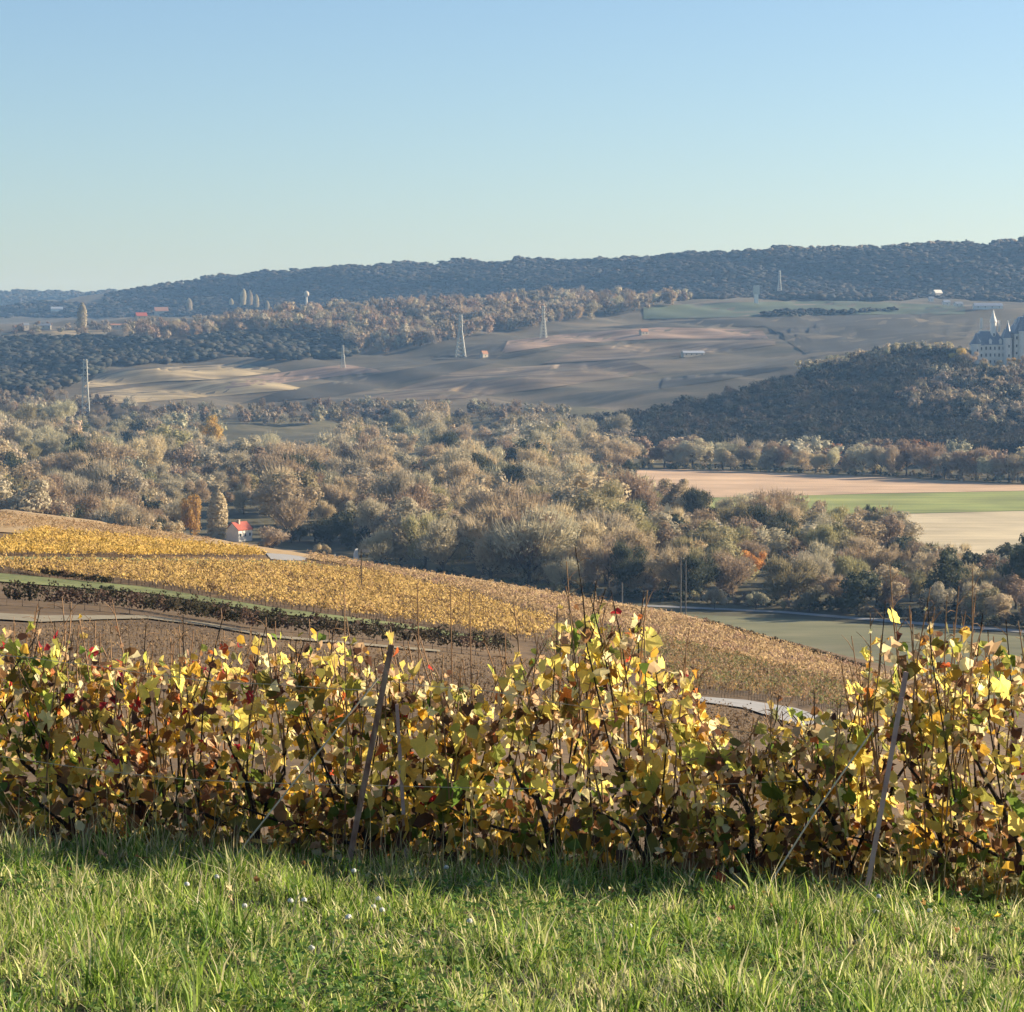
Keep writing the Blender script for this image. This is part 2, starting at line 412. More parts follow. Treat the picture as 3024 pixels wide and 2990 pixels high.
# near hillside tracks and verges
HK = dict(dmin=60.0, lift=0.1)
field('upper_verge', [(-60, 1646), (500, 1652), (880, 1660), (1100, 1690)], [(-60, 1668), (500, 1668), (880, 1676), (1120, 1702)], M_verge, **HK)
field('concrete_pad', [(785, 1636), (850, 1640), (905, 1648)], [(800, 1654), (850, 1658), (900, 1658)], M_road, dmin=60, lift=0.1, nu=12, nv=4)
field('middle_verge', [(-60, 1690), (60, 1702), (435, 1737), (807, 1798), (1200, 1847), (1500, 1896)], [(-60, 1716), (60, 1726), (435, 1755), (807, 1815), (1200, 1860), (1500, 1908)], M_verge, **HK)
field('chalk_track', [(-60, 1812), (120, 1822), (435, 1822), (621, 1846), (807, 1881), (1300, 1924)], [(-60, 1830), (120, 1842), (300, 1834), (435, 1831), (621, 1854), (807, 1888), (1300, 1930)], M_track, **HK)
field('lower_track', [(2060, 2062), (2200, 2072), (2350, 2096), (2480, 2140)], [(2060, 2076), (2200, 2096), (2330, 2140), (2420, 2185)], M_road, **HK)
field('crest_strip', [(-60, 1494), (400, 1553), (700, 1599), (1100, 1664), (1500, 1727), (2000, 1813), (2300, 1890), (2640, 2000)], [(-60, 1570), (400, 1600), (700, 1622), (1100, 1680), (1500, 1742), (2000, 1826), (2300, 1906), (2640, 2016)], surface('dry_crest_grass', [(0.3, 0.2, 0.1), (0.42, 0.3, 0.16)], 0.8), **HK)

# ------------------------------------------------------------------ tree shapes
def rand_dirs(n, r):
    v = r.normal(size=(n, 3)); return v / np.linalg.norm(v, axis=1, keepdims=True)

def ico(sub=0):
    t = (1 + 5 ** 0.5) / 2
    v = [(-1, t, 0), (1, t, 0), (-1, -t, 0), (1, -t, 0), (0, -1, t), (0, 1, t), (0, -1, -t), (0, 1, -t), (t, 0, -1), (t, 0, 1), (-t, 0, -1), (-t, 0, 1)]
    f = [(0, 11, 5), (0, 5, 1), (0, 1, 7), (0, 7, 10), (0, 10, 11), (1, 5, 9), (5, 11, 4), (11, 10, 2), (10, 7, 6), (7, 1, 8), (3, 9, 4), (3, 4, 2), (3, 2, 6), (3, 6, 8), (3, 8, 9), (4, 9, 5), (2, 4, 11), (6, 2, 10), (8, 6, 7), (9, 8, 1)]
    v = np.array(v, float); v /= np.linalg.norm(v[0]); v = list(map(tuple, v))
    for _ in range(sub):
        cache = {}; nf = []
        def mid(a, b):
            k = (min(a, b), max(a, b))
            if k not in cache:
                p = np.add(v[a], v[b]); v.append(tuple(p / np.linalg.norm(p))); cache[k] = len(v) - 1
            return cache[k]
        for a, b, c in f:
            x, y, z = mid(a, b), mid(b, c), mid(c, a)
            nf += [(a, x, z), (b, y, x), (c, z, y), (x, y, z)]
        f = nf
    return np.array(v), np.array(f)
IV, IF = ico(0)
IV1, IF1 = ico(1)

def leaf_tris(P, Nn, size, r, aspect=1.0):
    """one triangle per point, facing Nn"""
    n = len(P)
    a = np.cross(Nn, r.normal(size=(n, 3))); a /= np.linalg.norm(a, axis=1, keepdims=True) + 1e-9
    b = np.cross(Nn, a)
    s = np.asarray(size).reshape(-1, 1)
    V = np.stack([P + a * s, P - 0.5 * a * s + 0.87 * b * s * aspect, P - 0.5 * a * s - 0.87 * b * s * aspect], 1).reshape(-1, 3)
    return V, np.arange(3 * n).reshape(-1, 3)

def crown_shape(kind, ntri, seed):
    r = np.random.default_rng(seed)
    V = []; Fc = []; n0 = 0
    def put(v, f):
        nonlocal n0
        V.append(v); Fc.append(f + n0); n0 += len(v)
    if kind in ('round', 'bare', 'bush'):
        nl = {'round': 17, 'bare': 15, 'bush': 9}[kind]
        zc, rx, rz = {'round': (0.53, 0.34, 0.36), 'bare': (0.52, 0.29, 0.37), 'bush': (0.42, 0.42, 0.32)}[kind]
        d = rand_dirs(nl, r); d[:, 2] = d[:, 2] * 0.9 + 0.05
        c = d * r.uniform(0.35, 1.18, (nl, 1)) * [rx * r.uniform(0.8, 1.25), rx * r.uniform(0.8, 1.25), rz] + [0, 0, zc]
        lr = r.uniform(0.06, 0.2, nl) * (1.3 if kind == 'bush' else 1)
        for k in range(nl):
            put(IV * lr[k] * (0.66 if kind != 'bare' else 0.34) * r.uniform(0.75, 1.2, (12, 1)) + c[k], IF)
        w = lr ** 2; w /= w.sum()
        m = ntri if kind != 'bare' else int(ntri * 0.34)
        li = r.choice(nl, m, p=w)
        dd = rand_dirs(m, r); dd[:, 2] += 0.25; dd /= np.linalg.norm(dd, axis=1, keepdims=True)
        P = c[li] + dd * lr[li][:, None] * r.uniform(0.75, 1.12, (m, 1))
        nn = dd + r.normal(size=(m, 3)) * 0.45; nn /= np.linalg.norm(nn, axis=1, keepdims=True)
        put(*leaf_tris(P, nn, r.uniform(0.012, 0.03, m) * (3200 / max(ntri, 900)) ** 0.35, r))
        if kind == 'bare':                      # fans of fine upright twigs
            m2 = ntri - m
            li = r.choice(nl, m2, p=w)
            P = c[li] + rand_dirs(m2, r) * lr[li][:, None] * r.uniform(0.3, 1.05, (m2, 1))
            ax = P - [0, 0, 0.25]; ax[:, 2] += 0.25; ax += r.normal(size=(m2, 3)) * 0.12; ax /= np.linalg.norm(ax, axis=1, keepdims=True)
            sd = np.cross(ax, r.normal(size=(m2, 3))); sd /= np.linalg.norm(sd, axis=1, keepdims=True)
            L = r.uniform(0.06, 0.17, (m2, 1)); w_ = r.uniform(0.003, 0.007, (m2, 1)) * (4200 / max(ntri, 900)) ** 0.35
            put(np.stack([P - sd * w_, P + sd * w_, P + ax * L], 1).reshape(-1, 3), np.arange(3 * m2).reshape(-1, 3))
    elif kind == 'poplar':
        nl = 9
        z = np.linspace(0.14, 0.9, nl)
        lr = 0.095 * (1 - (abs(z - 0.46) / 0.56) ** 3) + 0.012
        for k in range(nl):
            put(IV * [lr[k], lr[k], 0.09] * r.uniform(0.75, 1.1, (12, 1)) + [r.normal() * 0.012, r.normal() * 0.012, z[k]], IF)
        m = ntri
        zz = r.uniform(0.08, 1.0, m); an = r.uniform(0, 2 * math.pi, m)
        rr = (np.interp(zz, np.append(z, 1.0), np.append(lr, 0.005))) * r.uniform(0.8, 1.25, m)
        P = np.stack([rr * np.cos(an), rr * np.sin(an), zz], 1)
        nn = np.stack([np.cos(an), np.sin(an), 0.3 + 0 * an], 1) + r.normal(size=(m, 3)) * 0.4
        nn /= np.linalg.norm(nn, axis=1, keepdims=True)
        put(*leaf_tris(P, nn, r.uniform(0.014, 0.03, m), r))
    elif kind == 'conifer':
        m = ntri
        zz = r.uniform(0.1, 1.0, m) ** 0.9; an = r.uniform(0, 2 * math.pi, m)
        rr = (1.02 - zz) * 0.26 * (0.75 + 0.25 * np.sin(zz * 50)) * r.uniform(0.7, 1.1, m)
        P = np.stack([rr * np.cos(an), rr * np.sin(an), zz], 1)
        nn = np.stack([np.cos(an), np.sin(an), 0.6 + 0 * an], 1) + r.normal(size=(m, 3)) * 0.4
        nn /= np.linalg.norm(nn, axis=1, keepdims=True)
        put(*leaf_tris(P, nn, r.uniform(0.02, 0.045, m), r))
        for z in np.linspace(0.15, 0.85, 6):
            put(IV * [(1.0 - z) * 0.2, (1.0 - z) * 0.2, 0.09] + [0, 0, z], IF)
    elif kind == 'far':                         # small distant crown
        nl = 4
        c = np.stack([r.normal(size=nl) * 0.14, r.normal(size=nl) * 0.14, r.uniform(0.45, 0.75, nl)], 1)
        for k in range(nl):
            put(IV * r.uniform(0.2, 0.3) * r.uniform(0.8, 1.2, (12, 1)) + c[k], IF)
        m = ntri
        li = r.integers(0, nl, m); dd = rand_dirs(m, r); dd[:, 2] = abs(dd[:, 2])
        P = c[li] + dd * r.uniform(0.22, 0.34, (m, 1))
        nn = dd + r.normal(size=(m, 3)) * 0.4; nn /= np.linalg.norm(nn, axis=1, keepdims=True)
        put(*leaf_tris(P, nn, r.uniform(0.05, 0.1, m), r))
    return np.concatenate(V), np.concatenate(Fc)

M_bark = surface('bark', [(0.05, 0.04, 0.03), (0.1, 0.08, 0.06)], 8.0, stretch=(1, 1, 0.2))
def trunk_mesh(kind, seed):
    r = np.random.default_rng(seed); b = MB()
    top = {'round': 0.6, 'bare': 0.7, 'bush': 0.4, 'poplar': 0.8, 'conifer': 0.8}[kind]
    b.tube([(0, 0, -0.05), (0.005, 0.0, 0.1), (r.normal() * 0.015, r.normal() * 0.015, 0.3), (0, 0, top)], [0.026, 0.02, 0.016, 0.004], 6)
    if kind in ('round', 'bare', 'bush'):
        for k in range(7):
            an = k * 0.9 + r.uniform(0, 0.6); z0 = r.uniform(0.14, 0.42); L = r.uniform(0.2, 0.3)
            b.tube([(0, 0, z0), (math.cos(an) * L * 0.5, math.sin(an) * L * 0.5, z0 + L * 0.6), (math.cos(an) * L, math.sin(an) * L, z0 + L * 1.25)], [0.011, 0.007, 0.002], 4)
    return b.mesh('trunk', M_bark)

TCOL = {
    'beige': (0.46, 0.365, 0.225), 'grey': (0.4, 0.345, 0.23), 'olive': (0.3, 0.26, 0.13), 'brown': (0.32, 0.235, 0.145),
    'willow': (0.41, 0.365, 0.235), 'dark': (0.065, 0.07, 0.035), 'gold': (0.5, 0.33, 0.08), 'orange': (0.6, 0.31, 0.06), 'russet': (0.32, 0.165, 0.085), 'yellow': (0.56, 0.46, 0.14),
}
M_tree = {k: foliage('crown_' + k, c, transl=0.36, var=0.3, hue=0.012, scale=0.9) for k, c in TCOL.items()}
M_stuff = foliage('distant_crowns', (1, 1, 1), transl=0.25, attr=True)
SH = {}
for kd, cnt, nt_ in (('round', 8, 3200), ('bare', 8, 4200), ('bush', 4, 1800), ('poplar', 3, 2200)):
    SH[kd] = [(crown_shape(kd, nt_, 100 + i * 7 + len(kd)), trunk_mesh(kd, 50 + i)) for i in range(cnt)]
SH_LO = {kd: [crown_shape(kd, nt_, 300 + i * 5) for i in range(5)] for kd, nt_ in (('round', 640), ('bare', 800), ('bush', 380), ('poplar', 500))}
SH_FAR = [crown_shape('far', 14, 400 + i) for i in range(8)]
CROWN_ME = {}
def crown_me(kind, i, col):
    k = (kind, i, col)
    if k not in CROWN_ME:
        (v, f), _ = SH[kind][i]
        CROWN_ME[k] = mesh_np('crown', v, f, M_tree[col])
    return CROWN_ME[k]

def add_tree(pos, h, kind, col, label, wide=1.0, group=None, name=None, rz=None):
    i = random.randrange(len(SH[kind]))
    nm = name or {'round': 'broadleaf_tree', 'bare': 'bare_tree', 'bush': 'bush', 'poplar': 'poplar_tree', 'conifer': 'conifer_tree'}[kind]
    o = thing(nm, label, 'bush' if kind == 'bush' else 'tree', pos, rz if rz is not None else random.uniform(0, 6.28), group, scale=(h * wide * random.uniform(0.85, 1.15), h * wide * random.uniform(0.85, 1.15), h))
    o.rotation_euler.x = random.uniform(-0.07, 0.07); o.rotation_euler.y = random.uniform(-0.07, 0.07)
    link('trunk', SH[kind][i][1], o)
    link('crown', crown_me(kind, i, col), o)
    return o

def join_shapes(items):
    """items: (V, F, pos, sx, sz, rot, tint) -> one mesh's arrays"""
    Vs, Fs, Ts, n = [], [], [], 0
    for v, f, p, sx, sz, a, t in items:
        ca, sa = math.cos(a), math.sin(a)
        Vs.append(np.stack([(v[:, 0] * ca - v[:, 1] * sa) * sx + p[0], (v[:, 0] * sa + v[:, 1] * ca) * sx + p[1], v[:, 2] * sz + p[2]], 1))
        Fs.append(f + n); n += len(v)
        Ts.append(np.broadcast_to(np.asarray(t, np.float32), (len(v), 3)))
    return np.concatenate(Vs), np.concatenate(Fs), np.concatenate(Ts)

def stuff(name, items, label, cat, mat=None):
    V, Fc, T = join_shapes(items)
    o = link(name, mesh_np(name, V, Fc, mat or M_stuff, tint=T, smooth_=True))
    return tag(o, label, cat, kind='stuff')

def vary(c, k=0.25):
    return np.clip(np.asarray(c) * random.uniform(1 - k, 1 + k) * np.array([random.uniform(0.93, 1.07), 1, random.uniform(0.9, 1.1)]), 0, 0.9)

# ------------------------------------------------------------------ single trees that stand out
def tree_px(px, base, hpx, kind, col, label, wide=1.0, dmin=640.0, d=None, name=None):
    p = at([px], [base], dmin)[0] if d is None else None
    if d is not None:
        a, b = ray(px, base); p = np.array([a * d, d, ground(a * d, d)])
    h = hpx * p[1] / F
    return add_tree(p, h, kind, col, label, wide, name=name)

KEEP = []     # image boxes (x0, y0, x1, y1) that scattered crowns must leave clear
hero = [
    (640, 1606, 158, 'poplar', 'beige', 'tall columnar beige poplar beside the white house with the red roof', 1.35),
    (562, 1598, 148, 'round', 'gold', 'golden rounded tree next to the tall poplar by the house', 0.6),
    (45, 1520, 118, 'round', 'yellow', 'pale yellow tree at the end of the wooded valley edge', 1.1),
    (2228, 1712, 100, 'round', 'orange', 'bright orange tree glowing above the valley road', 1.1),
    (618, 1345, 125, 'round', 'gold', 'broad pale gold tree standing above the valley wood', 0.75),
    (1290, 1655, 178, 'round', 'olive', 'large olive dome-shaped tree at the edge of the golden vineyard crest', 1.05),
    (1455, 1655, 165, 'round', 'olive', 'large olive brown tree next to the dome-shaped tree', 1.0),
    (1862, 1428, 72, 'round', 'dark', 'small dark round tree at the corner of the ploughed field', 1.1),
    (1317, 1275, 92, 'poplar', 'beige', 'slim beige poplar in the middle of the far valley wood', 1.2),
    (2390, 1806, 92, 'bush', 'olive', 'round olive bush beside the valley road', 0.85),
    (2110, 1800, 84, 'bush', 'willow', 'pale yellowish bush by the twin wooden poles', 0.9),
    (2232, 1803, 72, 'bush', 'willow', 'pale leafy bush beneath the bright orange tree', 1.0),
    (2790, 1815, 210, 'round', 'dark', 'big dark green tree below the stubble field', 0.85),
    (3000, 1800, 225, 'round', 'dark', 'tall dark green tree at the side of the stubble field', 0.8),
    (2570, 1560, 70, 'round', 'dark', 'dark compact tree at the near corner of the green field', 1.0),
    (948, 1650, 60, 'bush', 'beige', 'low beige bush beside the street lamp', 1.0),
    (812, 1590, 42, 'bush', 'dark', 'dark green thicket behind the white house', 1.1),  # dark bushes and tree from here: shade around the house put into their colour
    (885, 1600, 60, 'bush', 'dark', 'dark thicket between the house and the street lamp', 1.5),
    (930, 1600, 100, 'bush', 'dark', 'dark thicket behind the low beige bush', 1.4),
    (1010, 1610, 110, 'round', 'dark', 'dark tree behind the street lamp', 0.9),
    (1075, 1640, 120, 'bush', 'dark', 'dark thicket behind the sign post', 1.1),
    (720, 1520, 90, 'bare', 'beige', 'beige twiggy tree directly behind the red roof', 1.0),
    (820, 1530, 70, 'bare', 'brown', 'brown twiggy tree behind the dark thickets', 1.0),
    (1820, 1640, 105, 'round', 'russet', 'reddish brown tree at the edge of the ploughed field', 0.9),
    (1545, 1440, 90, 'bush', 'dark', 'dark evergreen clump in the middle of the wood', 1.9),
    (1180, 1440, 112, 'round', 'willow', 'pale silvery tree with a leaning trunk in the wood', 1.05),
    (955, 1420, 110, 'round', 'willow', 'pale silvery round tree with dark shade beneath', 1.15),
    (1030, 1490, 56, 'bush', 'willow', 'very pale whitish bush amid brown trees', 1.2),
]
for t in hero:
    tree_px(t[0], t[1], t[2], t[3], t[4], t[5], t[6])
for i, (px, base, hp, w, lab) in enumerate([
    (240, 985, 90, 1.25, 'tall pale poplar at the village end of the dark wood'),
    (560, 925, 44, 1.5, 'pale poplar on the skyline of the far village'),
    (684, 912, 30, 1.7, 'short pale poplar beside the tall pair above the village'),
    (716, 912, 58, 1.35, 'tallest pale poplar above the far village'),
    (736, 912, 54, 1.2, 'second tallest pale poplar, close beside the tallest'),
    (757, 918, 48, 1.35, 'pale poplar between the tall pair and the brown wood'),
    (790, 925, 36, 1.5, 'stunted pale poplar at the edge of the brown wood')]):
    tree_px(px, base, hp, 'poplar', 'grey', lab, w, dmin=2380)

# ------------------------------------------------------------------ valley wood: the largest as trees, the rest as one mass
def ok_floor(px, py):
    """where on the valley floor trees grow (image position of their feet)"""
    wood = [(-150, 1262), (300, 1268), (700, 1300), (1000, 1282), (1400, 1282), (1700, 1290), (1830, 1310), (1860, 1400), (1780, 1470), (2000, 1500), (2230, 1535),
            (2640, 1570), (2700, 1660), (3150, 1700), (3150, 1870), (2700, 1832), (2300, 1800), (2000, 1778), (1700, 1770), (1400, 1740), (1100, 1690), (700, 1660), (-150, 1640)]
    gap1 = [(650, 1230), (1040, 1230), (1020, 1352), (650, 1366)]
    gap2 = [(655, 1560), (780, 1560), (800, 1680), (655, 1680)]
    gap3 = [(860, 1560), (1110, 1580), (1110, 1720), (860, 1720)]
    return inside(wood, px, py) & ~inside(gap1, px, py) & ~inside(gap2, px, py) & ~inside(gap3, px, py)

cand = []; under = set()
py = 1266.0
while py < 1880:
    step = 17 + (py - 1266) * 0.045
    px = -140.0 + random.uniform(0, 30)
    while px < 3160:
        x = px + random.uniform(-14, 14); y = py + random.uniform(-0.5, 0.5) * step
        if ok_floor(np.array([x]), np.array([y]))[0]:
            cand.append((x, y))
        px += random.uniform(30, 62) * (0.9 + (py - 1266) / 800)
    py += step
for _ in range(150):                              # thick wood between the fields and the road
    x = random.uniform(1500, 3150); lo = np.interp(x, [1500, 2000, 2300, 2700, 3150], [1745, 1776, 1796, 1830, 1866]); hi = np.interp(x, [1500, 2000, 2250, 2640, 2720, 3150], [1600, 1560, 1570, 1600, 1690, 1720])
    cand.append((x, random.uniform(hi, lo)))
px = 1150.0
while px < 3150:                                  # understorey along the edge of the wood
    cand.append((px, np.interp(px, [1150, 1500, 2000, 2300, 2700, 3150], [1700, 1752, 1782, 1800, 1836, 1870]) - random.uniform(0, 10)))
    under.add(len(cand) - 1); px += random.uniform(16, 30)
# hedgerow of trees behind the ploughed field, two deep
px = 1850.0
while px < 3160:
    b = np.interp(px, [1850, 2050, 2600, 3150], [1383, 1386, 1406, 1436])
    cand.append((px + random.uniform(-6, 6), b - random.uniform(0, 6)))
    if random.random() < 0.8: cand.append((px + random.uniform(-6, 6), b - random.uniform(14, 22)))
    for _ in range(2):
        cand.append((px + random.uniform(-16, 16), b + random.uniform(-3, 3))); under.add(len(cand) - 1)
    px += random.uniform(24, 40)
P = at([c[0] for c in cand], [c[1] for c in cand], 640.0)
trees = []
for ci_, ((x, y), p) in enumerate(zip(cand, P)):
    d = p[1]
    if d > 2330: continue
    right_low = x > 1880 and y > 1490
    hedge = x > 1840 and y < 1445
    n1 = math.sin(x * 0.011 + y * 0.02) + math.sin(x * 0.023 - y * 0.013 + 1.7)
    if right_low:
        kind = random.choices(['bare', 'round', 'bush'], [6, 3, 2])[0]
        col = random.choices(['brown', 'beige', 'olive', 'grey', 'dark'], [5, 3, 3, 2, 1.4])[0]
        h = random.uniform(10, 18)
    elif hedge:
        kind = random.choices(['round', 'bare'], [5, 3])[0]
        col = random.choices(['willow', 'beige', 'grey', 'brown', 'russet'], [3, 3, 2, 2.5, 0.5])[0]
        h = random.uniform(14, 21)
    else:
        kind = random.choices(['round', 'bare', 'bush'], [2.2, 8, 0.8])[0]
        if y < 1400: col = random.choices(['willow', 'beige', 'grey', 'olive', 'dark'], [3.5, 3, 3, 1, 0.6])[0]
        else: col = random.choices(['beige', 'brown', 'olive', 'grey', 'willow', 'dark'], [5, 2.6, 1.4, 3.2, 0.9 if y < 1500 else 0.25, 0.5])[0]
        h = random.uniform(14, 23) * (1.12 if y > 1400 else 1.0) + 3.0 * n1
        if kind == 'poplar': h *= 1.15
    if ci_ in under:
        kind = 'bush'; col = random.choice(['dark', 'dark', 'olive', 'brown']); h = random.uniform(6, 11)
    if kind == 'bush': h *= 0.55
    # keep the house, the lamp and the poles in sight
    top = y - h * F / d
    if 530 < x < 800 and y > 1505: continue
    if 2165 < x < 2300 and y > 1700 and ci_ not in under: continue
    if x > 2640 and y > 1600 and kind != 'bush': h = min(h, 11.5)
    if 420 < x < 800 and 1440 < y and kind != 'bush': h = min(h, 15.0)
    wide = random.uniform(0.95, 1.5) * (1.5 if kind == 'poplar' else 1)
    trees.append([x, y, top, p, h, kind, col, wide])
# share of each tree that shows above the ones in front of it
trees.sort(key=lambda t: -t[1])
horizon = np.full(3500, 9999.0)
crest = np.interp(np.arange(3500) - 200, [-200, 0, 400, 700, 1000, 1500, 2000, 2300, 2600, 3300], [1480, 1497, 1553, 1598, 1648, 1724, 1810, 1885, 1985, 2150])
horizon = np.minimum(horizon, crest)
for t in trees:
    hw = max(4, int(0.33 * t[4] * t[7] * F / t[3][1]))
    a, b = int(t[0] - hw) + 200, int(t[0] + hw) + 200
    a, b = max(0, a), min(3499, b)
    seg = horizon[a:b]
    if b <= a: t.append(0); continue
    vis = np.clip(np.minimum(seg, t[1]) - t[2], 0, None)
    inframe = (np.arange(a, b) > 200) & (np.arange(a, b) < 3224)
    t.append(float((vis * inframe).sum()))
    prof_ = t[2] + (np.linspace(-1, 1, b - a) ** 2) * (t[1] - t[2]) * 0.5
    horizon[a:b] = np.minimum(seg, prof_)
order = sorted(range(len(trees)), key=lambda i: -trees[i][8])
big = set(order[:260])
ORD = ['first', 'second', 'third', 'fourth', 'fifth', 'sixth', 'seventh', 'eighth', 'ninth', 'tenth', 'eleventh', 'twelfth', 'thirteenth', 'fourteenth', 'fifteenth', 'sixteenth', 'seventeenth', 'eighteenth', 'nineteenth', 'twentieth']
def zone(x, y):
    if x > 1840 and y < 1445: return 'in the tree line behind the ploughed field'
    if x > 2600: return 'below the stubble field'
    if x > 2040: return 'between the green field and the valley road'
    if x > 1560: return 'beside the ploughed field corner' if y < 1560 else 'near the twin wooden poles'
    if x > 1000: return 'far in the middle wood' if y < 1400 else ('in the middle wood' if y < 1530 else 'behind the sign post on the crest')
    if x > 560: return 'far behind the red-roofed house' if y < 1420 else 'close behind the red-roofed house'
    return 'in the far valley by the chimney-like pylon' if y < 1360 else ('in the wood beyond the golden vines' if y < 1480 else 'along the crest of the golden vineyard')
CN = {'beige': 'beige', 'grey': 'grey', 'olive': 'olive green', 'brown': 'brown', 'willow': 'pale silvery', 'dark': 'dark green', 'gold': 'golden', 'russet': 'russet'}
KN = {'round': 'leafy tree', 'bare': 'twiggy tree', 'bush': 'low bush', 'poplar': 'slim poplar'}
groups = {}
for i in big:
    t = trees[i]
    groups.setdefault((t[6], t[5], zone(t[0], t[1])), []).append(i)
for (col, kind, zn), ids in groups.items():
    ids.sort(key=lambda i: trees[i][0])
    for n_, i in enumerate(ids):
        t = trees[i]
        base_l = f'{CN[col]} {KN[kind]} {zn}'
        if len(ids) > 1:
            base_l += ', ' + (ORD[n_] if n_ < len(ORD) else 'last') + ' from left'
        add_tree(t[3] - [0, 0, 0.2], t[4], kind, col, base_l, t[7], group='trees of the valley wood')
items = []
for i, t in enumerate(trees):
    if i in big: continue
    v, f = random.choice(SH_LO[t[5]])
    items.append((v, f, t[3] - [0, 0, 0.2], t[4] * t[7], t[4], random.uniform(0, 6.28), vary(TCOL[t[6]])))
stuff('distant_valley_trees', items, 'mass of beige and grey trees filling the valley wood', 'wood')

# ------------------------------------------------------------------ far woods, each read as one mass
def wood(name, polys, label, sx, sy, h, cols, dmin, shapes, wide=1.0, dens=1.0, sink=0.1, k=0.3):
    items = []
    for poly in polys:
        poly = np.asarray(poly, float)
        x0, y0 = poly.min(0); x1, y1 = poly.max(0)
        pts = []
        y = y0
        while y < y1:
            x = x0 + random.uniform(0, sx)
            while x < x1:
                q = (x + random.uniform(-0.4, 0.4) * sx, y + random.uniform(-0.5, 0.5) * sy)
                if random.random() < dens: pts.append(q)
                x += sx
            y += sy
        pts = np.array(pts)
        pts = pts[inside(poly, pts[:, 0], pts[:, 1])]
        for p in at(pts[:, 0], pts[:, 1], dmin):
            v, f = random.choice(shapes)
            hh = random.uniform(*h)
            w = hh * wide * random.uniform(0.8, 1.3)
            items.append((v, f, p - [0, 0, sink * hh], w, hh, random.uniform(0, 6.28), vary(random.choice(cols), k)))
    return stuff(name, items, label, 'wood')

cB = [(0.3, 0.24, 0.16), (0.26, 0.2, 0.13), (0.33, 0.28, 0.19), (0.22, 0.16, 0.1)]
cD = [(0.04, 0.04, 0.026), (0.05, 0.046, 0.03), (0.036, 0.04, 0.026)]  # near-black crowns: the shade of the slope is put into the colour
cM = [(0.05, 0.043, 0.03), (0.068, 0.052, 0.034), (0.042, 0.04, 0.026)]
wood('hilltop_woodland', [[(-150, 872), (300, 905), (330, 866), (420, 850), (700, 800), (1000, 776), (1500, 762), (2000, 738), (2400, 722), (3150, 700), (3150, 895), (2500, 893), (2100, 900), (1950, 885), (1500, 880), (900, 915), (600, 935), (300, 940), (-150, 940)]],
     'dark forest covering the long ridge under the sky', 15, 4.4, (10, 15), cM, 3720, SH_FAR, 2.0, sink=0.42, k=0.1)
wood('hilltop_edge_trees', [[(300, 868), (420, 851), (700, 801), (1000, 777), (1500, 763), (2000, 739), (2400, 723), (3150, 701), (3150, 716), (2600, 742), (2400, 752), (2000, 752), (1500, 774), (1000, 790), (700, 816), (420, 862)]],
     'brown trees along the top edge of the long ridge, sunlight put into their tone', 15, 4.5, (9, 14), cM[:2] + cB[1:2], 3720, SH_FAR, 1.5, sink=0.2, k=0.2)  # lighter crowns paint the sunlit band on the ridge top
wood('farthest_hill_woodland', [[(-150, 855), (460, 855), (420, 868), (200, 884), (-150, 900)]], 'hazy forest on the farthest ridge at the edge of the picture', 13, 3.2, (12, 17), cM, 6300, SH_FAR, 1.9, sink=0.3, k=0.12)
wood('ridge_woodland', [[(330, 985), (560, 985), (700, 958), (900, 930), (1100, 915), (1500, 898), (1700, 884), (1900, 884), (2060, 892), (1880, 922), (1750, 945), (1500, 982), (1350, 1006), (1250, 1030), (1150, 1045), (1060, 1048), (1000, 1000), (800, 985), (620, 1000), (420, 1016)]],
     'brown autumn wood along the middle ridge behind the pylons', 26, 8, (16, 25), [(0.36, 0.28, 0.175), (0.32, 0.235, 0.145), (0.4, 0.33, 0.21), (0.26, 0.18, 0.11)], 2380, SH_LO['round'] + SH_LO['bare'], 0.95)
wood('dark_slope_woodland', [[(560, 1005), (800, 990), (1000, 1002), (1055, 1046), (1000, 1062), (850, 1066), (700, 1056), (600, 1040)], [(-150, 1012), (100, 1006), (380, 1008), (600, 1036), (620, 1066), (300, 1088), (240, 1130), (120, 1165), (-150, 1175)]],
     'wooded slope below the far village, shade put into its dark colour', 20, 6.5, (11, 16), cD, 2380, SH_FAR, 1.8, sink=0.25, k=0.15)
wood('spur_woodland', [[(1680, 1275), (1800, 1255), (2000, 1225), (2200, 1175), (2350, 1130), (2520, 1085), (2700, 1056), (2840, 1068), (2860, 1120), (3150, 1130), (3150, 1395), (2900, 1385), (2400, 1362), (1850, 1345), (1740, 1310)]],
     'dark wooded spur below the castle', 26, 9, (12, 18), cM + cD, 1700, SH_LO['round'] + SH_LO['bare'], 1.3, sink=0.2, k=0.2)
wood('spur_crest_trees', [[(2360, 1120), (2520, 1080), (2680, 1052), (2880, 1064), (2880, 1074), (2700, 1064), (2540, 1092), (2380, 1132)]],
     'pale trees along the top of the wooded spur, sunlight put into their tone', 20, 7, (13, 18), [(0.34, 0.3, 0.18), (0.4, 0.33, 0.2)], 1700, SH_LO['round'], 1.0)  # sunlight on the spur top painted as paler crowns
wood('castle_slope_trees', [[(2780, 1130), (3150, 1110), (3150, 1300), (2900, 1290), (2720, 1250), (2640, 1220)]],
     'mixed golden and brown trees on the slope under the castle', 34, 15, (15, 21), cB + [(0.36, 0.28, 0.16), (0.07, 0.07, 0.045)], 1700, SH_LO['round'], 1.0, 0.8)
wood('village_trees', [[(-100, 975), (400, 962), (640, 945), (900, 925), (900, 935), (640, 962), (400, 985), (-100, 998)]], 'scattered pale trees round the far village', 34, 9, (8, 14), cB, 2380, SH_LO['round'], 1.2, 0.75)
